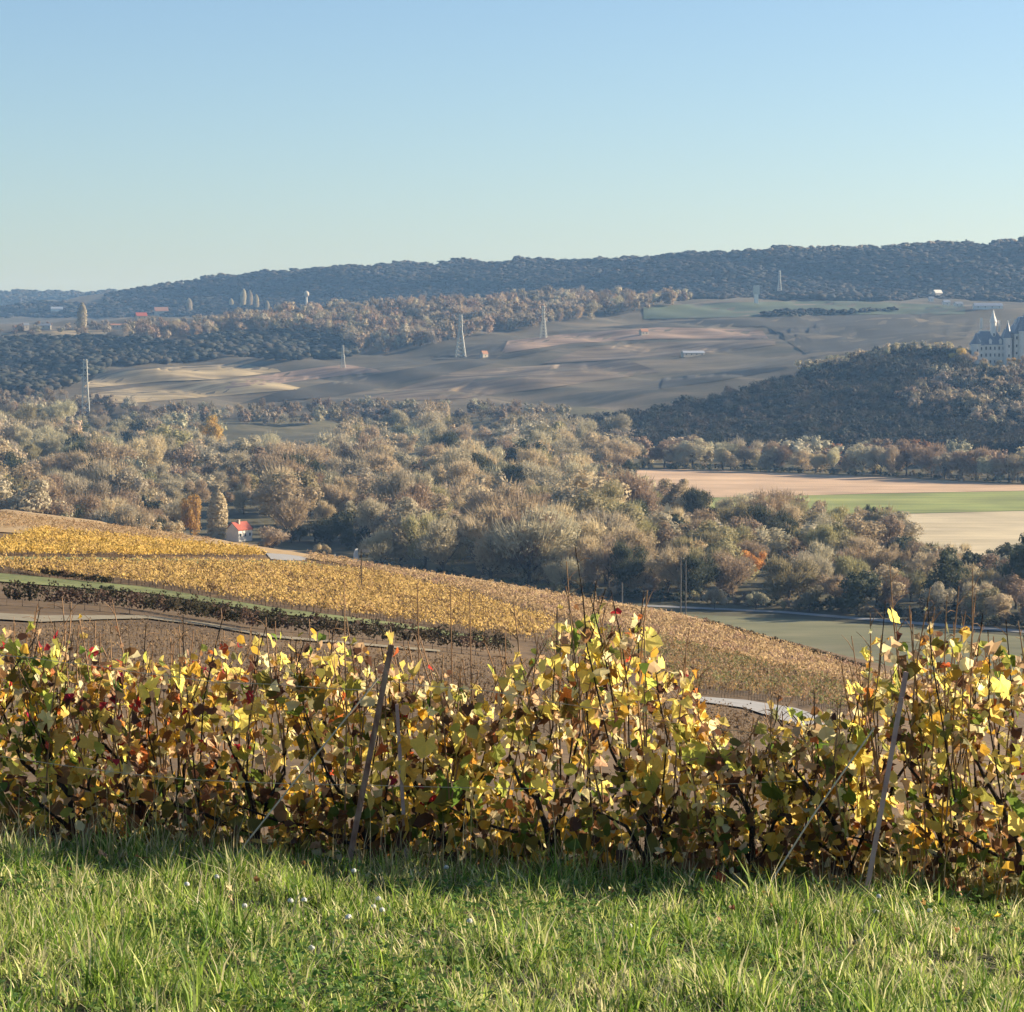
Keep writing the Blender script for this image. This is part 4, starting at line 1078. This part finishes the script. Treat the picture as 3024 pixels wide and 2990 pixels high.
def leaf_colour(px, rel):
    """colour weights along the row: reds and limes at one end, gold and brown further on, greener towards the foot"""
    w = {'yellow': 3.6, 'cream': 3.2, 'gold': 2.3, 'lime': 0.9, 'green': 0.55, 'olive': 1.2, 'brown': 2.0, 'umber': 1.3, 'red': 0.06, 'orange': 0.25, 'tan': 2.4}
    if px < 760 and rel > 0.4: w.update(red=1.5, orange=1.2, tan=2.4)
    if px < 220: w.update(lime=3.0, yellow=2.6, green=1.6)
    if 1000 < px < 1300: w['umber'] += 0.6; w['red'] += 0.3
    if 1850 < px < 2050: w['yellow'] += 3
    if px > 2050: w['gold'] += 0.8; w['tan'] += 0.8
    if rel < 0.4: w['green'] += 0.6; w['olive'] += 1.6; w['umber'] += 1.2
    k = list(w); return random.choices(k, [w[x] for x in k])[0]

PLN = ['reds and pale greens at the very end of the row', 'scarlet and orange leaves among yellow', 'a dark trunk leaning away from the pale guy wire', 'yellow leaves just before the leaning rusty post',
       'bare upright shoots just past the leaning rusty post', 'sparse cream leaves and a low crooked trunk', 'the tallest crown of yellow leaves', 'bright lemon leaves on its sunny flank',
       'a gap above it that shows the pale track', 'gold leaves under the second pale guy wire', 'curled brown tips beside the pinkish post', 'dense gold and olive leaves at the picture edge']
PLB = ['lime leaves at the end', 'red leaves', 'tan leaves by the scarlet plant', 'yellow leaves by the guy wire', 'thin bare shoots', 'olive leaves', 'brown leaves behind the tallest plant', 'gold leaves', 'rusty leaves by the gap', 'sparse leaves by the second guy wire', 'brown leaves behind the pinkish post', 'gold leaves at the edge']
def vine_plant(px, d, nleaf, label, tall, lean, group, ninner=300):
    a, b = ray(px, 2560); x0 = a * d; g = float(ground(x0, d))
    o = thing('vine_plant', label, 'vine', (x0, d, g), 0.0, group)
    half = 0.36
    # gnarled trunk and two arms leaning to one side
    arms = []
    for q in range(3):
        L = random.uniform(0.4, 0.85); dirx = lean * (0.55 + 0.5 * q) * random.uniform(0.7, 1.0) if q < 2 else -lean * 0.25
        h1 = random.uniform(0.4, 0.75) if q != 1 else random.uniform(0.2, 0.4)
        pts = [(0.0, 0.0, -0.06), (lean * 0.04, random.uniform(-0.03, 0.03), 0.1)]
        for k in range(1, 5):
            f = k / 4
            pts.append((dirx * L * f + random.uniform(-0.035, 0.035), random.uniform(-0.07, 0.07), 0.1 + h1 * f ** 0.8 + random.uniform(-0.035, 0.035)))
        r0 = 0.021 if q == 0 else 0.014
        MB().tube(pts, [r0 * 1.15, r0] + [r0 * (1 - 0.16 * k) for k in range(1, 5)], 7).build('trunk' if q == 0 else 'arm', M_trunk, o, smooth_=True)
        arms.append(np.array(pts))
    spots = []; tw = MB()                    # tw: side twigs and tendrils
    for q in range(15):
        A = arms[random.randrange(3)]; k = random.randrange(2, len(A)); s = A[k]
        hh = max(0.3, top_h(px + s[0] * 520, d, g)) * random.uniform(0.8, 1.1) * tall
        if random.random() < 0.4: hh += random.uniform(0.05, 0.32)
        e = np.array([s[0] + random.uniform(-0.22, 0.22), s[1] + random.uniform(-0.15, 0.15), hh])
        mid = (s + e) / 2 + [random.uniform(-0.06, 0.06), random.uniform(-0.06, 0.06), 0.02]
        pts = [s, s * 0.6 + mid * 0.4, mid, mid * 0.5 + e * 0.5 + [random.uniform(-0.015, 0.015), 0, 0], e]
        MB().tube(pts, [0.0055, 0.005, 0.0045, 0.004, 0.0028], 5).build('cane', M_cane if random.random() < 0.75 else M_trunk, o)
        for f in np.linspace(0.15, 0.82, 9):
            i = f * 4; j = min(3, int(i)); spots.append(pts[j] * (1 - (i - j)) + pts[j + 1] * (i - j))
        for f in (0.45, 0.62, 0.8, 0.92):
            i = f * 4; j = min(3, int(i)); b0 = pts[j] * (1 - (i - j)) + pts[j + 1] * (i - j)
            e0 = b0 + [random.uniform(-0.1, 0.1), random.uniform(-0.06, 0.06), random.uniform(-0.02, 0.12)]
            tw.tube([b0, (b0 + e0) / 2 + [0, 0, 0.012], e0], [0.0028, 0.002, 0.0012], 4)
    tw.build('twigs', M_cane, o)['kind'] = 'stuff'
    spots = np.array(spots)
    for q in range(nleaf):
        if q < nleaf * 0.68:
            s = spots[random.randrange(len(spots))] + np.random.default_rng(q * 31 + int(px) + 5000).normal(size=3) * [0.038, 0.042, 0.036]
        else:
            xx = random.uniform(-half - 0.15, half + 0.15)
            th = max(0.35, top_h(px + xx * 520, d, g)) * tall
            th *= 0.93 + 0.12 * math.sin(xx * 17 + px) ; s = np.array([xx, random.uniform(-0.3, 0.3), 0.06 + (th - 0.12) * random.uniform(0, 1) ** 1.05])
        th = max(0.4, top_h(px + s[0] * 520, d, g))
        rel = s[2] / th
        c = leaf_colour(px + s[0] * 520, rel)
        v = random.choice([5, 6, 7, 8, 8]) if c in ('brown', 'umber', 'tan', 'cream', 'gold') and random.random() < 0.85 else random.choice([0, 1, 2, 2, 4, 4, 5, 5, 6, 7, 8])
        sz = random.uniform(0.036, 0.086) * (1.15 if c in ('green', 'olive', 'lime', 'yellow') else 0.78)
        if rel > 0.92: sz *= 0.62
        if random.random() < 0.68:               # many leaves turn their face to the sun
            nz = (sdir * 1.0 + Vector((random.gauss(0, 0.45), random.gauss(0, 0.45), random.gauss(0.15, 0.45)))).normalized()
            tip = Vector((random.gauss(0, 0.5), random.gauss(0, 0.5), -1.0)); tip = (tip - nz * tip.dot(nz)).normalized(); side = nz.cross(tip)
            rot = Matrix((tip, side, nz)).transposed().to_euler()
        else:
            rot = (random.gauss(0, 0.9), random.uniform(0.0, 1.5), random.uniform(-3.14, 3.14))
        link('leaf', leaf(v, c), o, loc=tuple(s), rot=rot, scale=(sz, sz, sz))
    # the small withered and inner leaves, too small to pick apart, as one part
    rr = np.random.default_rng(int(px) + 7000)
    m = ninner; mlow = m // 3
    xx = rr.uniform(-half - 0.12, half + 0.12, m)
    th = np.array([max(0.35, top_h(px + q * 520, d, g)) * tall for q in xx])
    z = 0.02 + (th * 0.97) * rr.uniform(0, 1, m) ** 1.1
    z[:mlow] = rr.uniform(0.02, 0.38, mlow)
    c = np.stack([xx, rr.uniform(-0.3, 0.34, m), z], 1)
    nn = rr.normal(size=(m, 3)) + np.where(rr.uniform(size=(m, 1)) < 0.55, np.array(sdir) * 1.5, np.array([0.1, -0.2, 0.2])); nn /= np.linalg.norm(nn, axis=1, keepdims=True)
    a_ = np.cross(nn, rr.normal(size=(m, 3))); a_ /= np.linalg.norm(a_, axis=1, keepdims=True); b_ = np.cross(nn, a_)
    sz = rr.uniform(0.018, 0.052, m)[:, None]; sz[:mlow] *= 1.3
    bend_ = rr.normal(size=(m, 1)) * 0.8
    ring = [c]
    for q in range(7):
        al = q * 2 * math.pi / 7; k = rr.uniform(0.65, 1.15, (m, 1))
        ring.append(c + sz * k * (math.cos(al) * a_ + 0.8 * math.sin(al) * b_) + nn * sz * bend_ * math.cos(al) ** 2)
    V = np.stack(ring, 1).reshape(-1, 3)
    bi = np.arange(m)[:, None] * 8
    Fc = np.concatenate([bi + [[0, 1 + q, 1 + (q + 1) % 7]] for q in range(7)])
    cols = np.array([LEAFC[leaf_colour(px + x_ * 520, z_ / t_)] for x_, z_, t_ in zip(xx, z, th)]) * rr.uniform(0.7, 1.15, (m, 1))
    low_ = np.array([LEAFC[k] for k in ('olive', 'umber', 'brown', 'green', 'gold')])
    cols[:mlow] = low_[rr.integers(0, 5, mlow)]  # shaded interior of the row painted as darker low leaves
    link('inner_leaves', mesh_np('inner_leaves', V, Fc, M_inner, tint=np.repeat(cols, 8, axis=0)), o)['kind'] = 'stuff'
    return o
M_inner = foliage('vine_inner_leaves', (1, 1, 1), transl=0.5, attr=True, rough=0.65)
for i, px in enumerate(np.linspace(-40, 3060, 12)):
    vine_plant(px + random.uniform(-40, 40), 15.6 - 0.7 * (px / 3024.0) + random.uniform(-0.12, 0.12), 165, 'front vine plant with ' + PLN[i], 1.0, -1 if random.random() < 0.8 else 1, 'vine plants along the grass bank')
for i, px in enumerate(np.linspace(-120, 3130, 12)):
    vine_plant(px + random.uniform(-40, 40), 16.7 - 0.7 * (px / 3024.0) + random.uniform(-0.2, 0.2), 85, 'second row vine plant with ' + PLB[i], 0.94, -1 if random.random() < 0.6 else 1, 'vine plants of the second row', 260)

# posts, stakes, wires
M_rust = surface('rusty_steel', [(0.15, 0.07, 0.05), (0.28, 0.16, 0.11), (0.4, 0.27, 0.19)], 25.0, rough=0.75, stretch=(1, 1, 0.3))
M_pink = surface('weathered_pinkish_post', [(0.36, 0.22, 0.19), (0.52, 0.38, 0.33)], 18.0, rough=0.7, stretch=(1, 1, 0.3))
M_wire = surface('wire', [(0.5, 0.4, 0.26), (0.68, 0.56, 0.38)], 30.0, rough=0.5)
M_stake = surface('tan_stake', [(0.42, 0.28, 0.14), (0.58, 0.42, 0.24)], 12.0, rough=0.8)
def line_post(a, b, d, w, mat, label, name='vine_post', cat='post'):
    A = at_depth(a[0], a[1], d); B = at_depth(b[0], b[1], d)
    o = thing(name, label, cat, B)
    A = A - B; t = A / np.linalg.norm(A); s = np.array([t[2], 0, -t[0]]); y = np.array([0, 1.0, 0])
    B0 = -t * 0.12
    m = MB()                                # T-section: web and flange
    def slab(o1, w1, w2):
        c = [o1 - s * w1 - y * w2, o1 + s * w1 - y * w2, o1 + s * w1 + y * w2, o1 - s * w1 + y * w2]
        V = [B0 + x for x in c] + [A + x for x in c]
        m.add(V, [(0, 1, 5, 4), (1, 2, 6, 5), (2, 3, 7, 6), (3, 0, 4, 7), (4, 5, 6, 7), (3, 2, 1, 0)])
    slab(np.zeros(3), w / 2, 0.004); 
    m.build('flange', mat, o)
    m = MB(); slab(y * (w * 0.4 + 0.0045), 0.004, w * 0.4); m.build('web', mat, o)
    h = MB()
    for f in (0.3, 0.5, 0.7, 0.88): h.box(A * f - y * 0.008, (w * 0.7, 0.012, 0.02))
    h.build('wire_clips', mat, o)['kind'] = 'stuff'
    return o
line_post((1156, 1905), (1022, 2590), 15.0, 0.032, M_rust, 'leaning rusty brown steel post in the front vine row')
line_post((2676, 1985), (2556, 2650), 14.4, 0.026, M_pink, 'leaning pinkish steel post between gold leaves')
line_post((1172, 2080), (1196, 2480), 15.15, 0.02, M_pink, 'slim reddish stake just beside the leaning rusty post', 'vine_stake', 'stake')
for i, (px, t, bt, d, lab) in enumerate([(1238, 1725, 2250, 17.5, 'tallest thin tan stake behind the leaning rusty post'), (1335, 1730, 2250, 18.5, 'thin tan stake in the sparse gap between plants'),
        (1392, 1745, 2250, 18.0, 'thin tan stake, second beyond the sparse gap'), (2940, 1880, 2300, 17.0, 'thin tan stake among gold leaves at the edge'), (300, 1870, 2250, 18.0, 'thin tan stake above the scarlet leaves')]):
    A = at_depth(px, t, d); g = float(ground(A[0], d)); o = thing('vine_stake', lab, 'stake', (A[0], d, g))
    MB().tube([(0.01, 0, -0.1), (0, 0, (A[2] - g) * 0.6), (-0.012, 0, A[2] - g)], [0.007, 0.006, 0.004], 6).build('shaft', M_cane, o)
def wire(pts, r, name, label, cat='wire', mat=None):
    P = np.array([at_depth(x, y, d) for x, y, d in pts])
    t = np.linspace(0, 1, len(pts)); tt = np.linspace(0, 1, 24)
    Q = np.stack([np.interp(tt, t, P[:, k]) for k in range(3)], 1)
    if cat == 'wire': Q[1:-1, 2] -= 0.006 * np.sin(tt[1:-1] * math.pi * 5) ** 2
    o0 = Q[0].copy()
    return tag(MB().tube(Q - o0, r, 5).build(name, mat or M_wire, loc=tuple(o0)), label, cat)
wire([(672, 2560, 14.75), (900, 2270, 14.85), (1118, 2004, 14.98)], 0.005, 'guy_wire', 'pale guy wire slanting up to the leaning rusty post', 'guy wire')
wire([(2236, 2670, 14.15), (2400, 2410, 14.28), (2582, 2150, 14.38)], 0.005, 'guy_wire', 'pale guy wire slanting up to the pinkish post', 'guy wire')
wire([(-60, 1925, 15.05), (200, 1955, 15.05), (600, 2010, 15.05), (1130, 2040, 15.02)], 0.002, 'trellis_wire', 'top trellis wire ending at the leaning rusty post')
wire([(1130, 2010, 15.02), (1480, 2045, 15.05), (2000, 2135, 15.05), (2640, 2220, 15.02), (3100, 2260, 15.05)], 0.002, 'trellis_wire', 'top trellis wire between the rusty post and the pinkish post')
wire([(-60, 2225, 15.05), (500, 2300, 15.05), (1080, 2320, 15.02), (1800, 2330, 15.05), (2620, 2290, 15.02), (3100, 2330, 15.05)], 0.0018, 'trellis_wire', 'lower trellis wire running the length of the front row')

# ------------------------------------------------------------------ grass bank
M_grass = foliage('grass_blades', (1, 1, 1), transl=0.4, attr=True, rough=0.6)
def blades(n, dr, hr, wr, cols, wts, bend, seed, patch=None, pxr=(-260, 3290), tuft=0):
    r = np.random.default_rng(seed)
    d = np.sqrt(r.uniform(dr[0] ** 2, dr[1] ** 2, n)); px = r.uniform(*pxr, n)
    if tuft:
        nt_ = n // tuft
        td = d[:nt_]; tx = (px[:nt_] - W / 2) / F * td
        ti = r.integers(0, nt_, n)
        tl = r.uniform(0, 2 * math.pi, nt_); th_ = r.uniform(0.4, 1.5, nt_) ** 1.6; tc = r.normal(size=nt_)
        rad = 0.008 + abs(r.normal(size=n)) * 0.022; ra = r.uniform(0, 2 * math.pi, n)
        d = td[ti] + np.sin(ra) * rad; px = W / 2 + F * (tx[ti] + np.cos(ra) * rad) / d
    if patch is not None:
        k = patch(px, d, r); d, px = d[k], px[k]; n = len(d)
    x = (px - W / 2) / F * d; z = ground(x, d)
    clump = 0.75 + 0.35 * np.sin(x * 7.3 + 2 * np.sin(d * 5)) * np.cos(d * 8.1 + x * 3) + 0.2 * np.sin(x * 23 + d * 17)
    h = r.uniform(*hr, n) * np.clip(clump, 0.45, 1.3); w = r.uniform(*wr, n)
    an = r.uniform(0, 2 * math.pi, n); be = r.uniform(*bend, n) * h
    if tuft:
        h = h * th_[ti]; be = r.uniform(*bend, n) * h
        an = np.where(r.uniform(size=n) < 0.5, tl[ti] + r.normal(size=n) * 0.7, ra + r.normal(size=n) * 0.5)
    dx, dy = np.cos(an) * be, np.sin(an) * be
    sa = an + math.pi / 2 + r.normal(size=n) * 0.5; sx, sy = np.cos(sa) * w / 2, np.sin(sa) * w / 2
    low = np.sin(x * 2.3 + 1.1 + 1.4 * np.sin(d * 1.9)) * np.cos(d * 2.1 + 0.8 * np.sin(x * 1.7)) + 0.5 * np.sin(x * 5.1 + d * 3.3)
    h = h * np.clip(0.95 + 0.38 * low, 0.4, 1.5); be = be * np.clip(0.95 + 0.38 * low, 0.4, 1.5); dx, dy = dx * np.clip(0.95 + 0.38 * low, 0.4, 1.5), dy * np.clip(0.95 + 0.38 * low, 0.4, 1.5)
    zb = z - 0.01
    zt = np.sqrt(np.maximum(h ** 2 - be ** 2, (0.25 * h) ** 2))
    V = np.stack([np.stack([x - sx, d - sy, zb], 1), np.stack([x + sx, d + sy, zb], 1),
                  np.stack([x + dx * 0.35 + sx * 0.8, d + dy * 0.35 + sy * 0.8, zb + zt * 0.6], 1), np.stack([x + dx * 0.35 - sx * 0.8, d + dy * 0.35 - sy * 0.8, zb + zt * 0.6], 1),
                  np.stack([x + dx, d + dy, zb + zt], 1)], 1).reshape(-1, 3)
    b = np.arange(n)[:, None] * 5
    q = b + np.array([[0, 1, 2, 3]]); t = b + np.array([[3, 2, 4]])
    cols = np.asarray(cols, float); wts = np.asarray(wts, float)
    dry = np.clip(0.45 + 0.6 * np.sin(x * 2.7 + 0.6 + np.sin(d * 2)) * np.cos(d * 2.3 + 1), 0, 1)
    ci = r.choice(len(cols), n, p=wts / wts.sum())
    if tuft: ci = np.clip(ci + np.round(tc[ti] * 0.9).astype(int), 0, len(cols) - 1)
    swap = r.uniform(size=n) < 0.45 * dry ** 1.5
    ci = np.where(swap, len(cols) - 1 - r.integers(0, 2, n), ci)
    T = np.repeat(cols[ci] * r.uniform(0.55, 1.3, (n, 1)), 5, axis=0)
    return V, [q, t], T
GR = [(0.11, 0.2, 0.026), (0.23, 0.35, 0.045), (0.37, 0.48, 0.08), (0.54, 0.57, 0.18), (0.74, 0.67, 0.36)]
V, fs, T = blades(82000, (9.4, 15.4), (0.05, 0.145), (0.005, 0.013), GR, [3.4, 3.5, 3, 1.8, 0.9], (0.2, 0.95), 5, tuft=13)
tag(link('grass', mesh_np('grass', V, fs, M_grass, tint=T)), 'thick short green grass covering the bank before the vines', 'grass', kind='stuff')
V, fs, T = blades(13000, (9.4, 15.6), (0.1, 0.2), (0.004, 0.009), [(0.2, 0.31, 0.06), (0.32, 0.4, 0.1), (0.5, 0.48, 0.2), (0.6, 0.53, 0.28)], [3, 3, 1.4, 0.7], (0.2, 0.95), 6)
tag(link('long_grass', mesh_np('long_grass', V, fs, M_grass, tint=T)), 'longer yellowish grass blades standing out of the turf', 'grass', kind='stuff')
V, fs, T = blades(3200, (14.5, 15.9), (0.18, 0.5), (0.004, 0.008), [(0.5, 0.4, 0.2), (0.58, 0.46, 0.24), (0.4, 0.28, 0.14)], [3, 2, 2], (0.05, 0.5), 7, patch=lambda px, d, r: r.uniform(size=len(px)) < np.clip(0.5 + (px - 1900) / 1200, 0.4, 1))
tag(link('dry_stalks', mesh_np('dry_stalks', V, fs, M_grass, tint=T)), 'straw coloured dry stalks at the foot of the vines', 'dry grass', kind='stuff')
V, fs, T = blades(3200, (9.4, 15.0), (0.1, 0.34), (0.005, 0.01), [(0.62, 0.54, 0.32), (0.7, 0.62, 0.4), (0.4, 0.3, 0.16)], [1, 1, 0.6], (0.9, 0.995), 8)
tag(link('fallen_straw', mesh_np('fallen_straw', V, fs, M_grass, tint=T)), 'pale straws lying across the turf', 'straw', kind='stuff')
# clover carpet: three round leaflets each
r = np.random.default_rng(9); n = 9000
d = r.uniform(9.6, 15.2, n); px = r.uniform(-200, 3250, n)
k = (np.sin(px * 0.0035 + 1.2 + d * 0.3) * np.cos(d * 1.1 + px * 0.001) + r.normal(size=n) * 0.35) > 0.15
d, px = d[k], px[k]; n = len(d)
x = (px - W / 2) / F * d; z = ground(x, d) + r.uniform(0.03, 0.1, n)
Vs = []; Fs = []
an6 = np.arange(6) * math.pi / 3
for L in range(3):
    a = r.uniform(0, 6.28, n) * 0 + L * 2.09 + np.arange(n) * 0.7
    s = r.uniform(0.007, 0.012, n)
    cx, cy = x + np.cos(a) * s, d + np.sin(a) * s
    tilt = r.normal(size=(n, 2)) * 0.4
    for q in range(6):
        ox, oy = np.cos(an6[q]) * s, np.sin(an6[q]) * s
        Vs.append(np.stack([cx + ox, cy + oy, z + ox * tilt[:, 0] + oy * tilt[:, 1] - 0.004], 1))
Vc = np.stack(Vs, 1).reshape(-1, 3)
b = np.arange(n * 3)[:, None] * 6
fq = np.concatenate([b + [[0, 1, 2, 3]], b + [[0, 3, 4, 5]]])
T = np.repeat(np.array([(0.09, 0.19, 0.03), (0.13, 0.24, 0.05), (0.17, 0.26, 0.06)])[r.integers(0, 3, n)], 18, axis=0)
tag(link('clover', mesh_np('clover', Vc, fq, M_grass, tint=T)), 'low green clover leaves spread through the turf', 'clover', kind='stuff')
# white clover heads
M_petal = surface('white_petals', [(0.7, 0.68, 0.6), (0.85, 0.83, 0.76)], 60.0, rough=0.7)
M_stem = surface('flower_stem', [(0.12, 0.2, 0.05), (0.18, 0.26, 0.07)], 20.0)
fl = [(838, 2592), (875, 2622), (552, 2612), (858, 2660), (898, 2658), (955, 2628), (1045, 2572), (1118, 2655), (1102, 2678), (1128, 2688), (722, 2676), (1028, 2710), (1386, 2720), (920, 2800), (1318, 2562), (1858, 2735), (2586, 2692), (2602, 2697), (2595, 2648), (2745, 2690), (1030, 2708), (640, 2590)]
fl.sort()
for i, (px, py) in enumerate(fl):
    p = at([px], [py + 45], 8.0)[0]; hp = at_depth(px, py, p[1])[2] - p[2]
    o = thing('clover_flower', f'small white clover head in the turf, {(ORD + ["twenty-first", "last"])[i]} from the left', 'flower', p, 0, 'white clover heads in the turf')
    MB().tube([(0, 0, -0.01), (0.004, 0, hp * 0.5), (0, 0, hp)], 0.0012, 4).build('stem', M_stem, o)
    rr = np.random.default_rng(i); dd = rand_dirs(46, rr); dd[:, 2] = abs(dd[:, 2]) * 1.1 - 0.25
    v, f = leaf_tris(dd * 0.0135 + [0, 0, hp], dd, np.full(46, 0.007), rr)
    link('petals', mesh_np('petals', np.concatenate([v, IV * 0.011 + [0, 0, hp]]), np.concatenate([f, IF + len(v)]), M_petal), o)
for i in range(26):
    px = random.uniform(60, 2960); p = at([px], [np.interp(px, [0, 3024], [2560, 2690]) + abs(random.gauss(0, 60))], 8.0)[0]
    c = random.choice(['tan', 'brown', 'gold', 'cream', 'brown']); k = random.uniform(0.02, 0.034)
    o = link('fallen_leaf', leaf(random.randrange(5, 9), c), loc=(p[0], p[1], p[2] + random.uniform(0.05, 0.09)), rot=(random.uniform(-0.6, 0.6), random.uniform(-0.6, 0.6), random.uniform(0, 6)), scale=(k, k, k))
    tag(o, 'small withered vine leaf caught in the turf below the vines', 'fallen leaf', 'small withered leaves in the turf')
# fallen vine leaves on the turf edge
for i, (px, py, c) in enumerate([(1620, 2575, 'gold'), (1690, 2590, 'gold'), (1740, 2570, 'yellow'), (2120, 2625, 'orange'), (2270, 2672, 'gold'), (1370, 2570, 'cream'), (2330, 2690, 'yellow'), (300, 2560, 'tan'), (2800, 2640, 'tan'), (420, 2570, 'brown')]):
    p = at([px], [py + 12], 8.0)[0]
    nm = ['first', 'second', 'third', 'fourth', 'fifth', 'sixth', 'seventh', 'eighth', 'ninth', 'tenth'][i]
    o = link('fallen_leaf', leaf(i % 9, c), loc=(p[0], p[1], p[2] + 0.09), rot=(random.uniform(-0.5, 0.5), random.uniform(-0.5, 0.5), random.uniform(0, 6)), scale=(0.05, 0.05, 0.05))
    where = ['under the tall yellow vine, nearest the crooked trunk', 'under the tall yellow vine, in the middle', 'under the tall yellow vine, farthest along', 'at the foot of the vines, the only orange one', 'near the foot of the second guy wire',
             'by the crooked black trunk', 'on the turf just below the second guy wire', 'below the red leaves', 'beside the dry stalks', 'below the first guy wire'][i]
    tag(o, f'fallen {LEAFC and c} vine leaf {where}', 'fallen leaf', 'fallen leaves on the turf')

# ------------------------------------------------------------------ haze
mh, nt, out = new_mat('haze_air')
pv = N(nt, 'ShaderNodeVolumePrincipled')
pv.inputs['Color'].default_value = (0.30, 0.57, 1.0, 1)
pv.inputs['Absorption Color'].default_value = (1, 1, 1, 1)
pv.inputs['Density'].default_value = 0.00006
pv.inputs['Anisotropy'].default_value = 0.1
nt.links.new(pv.outputs[0], out.inputs['Volume'])
zmin = float(TZ.min() + CZ) - 1.5; zmax = float(TZ.max() + CZ) + 30
hz = MB().box((0, 4700, (zmin + zmax) / 2), (12400, 9800, zmax - zmin)).build('haze', mh)
tag(hz, 'pale blue air haze over the valley and far hills', 'haze', kind='stuff')
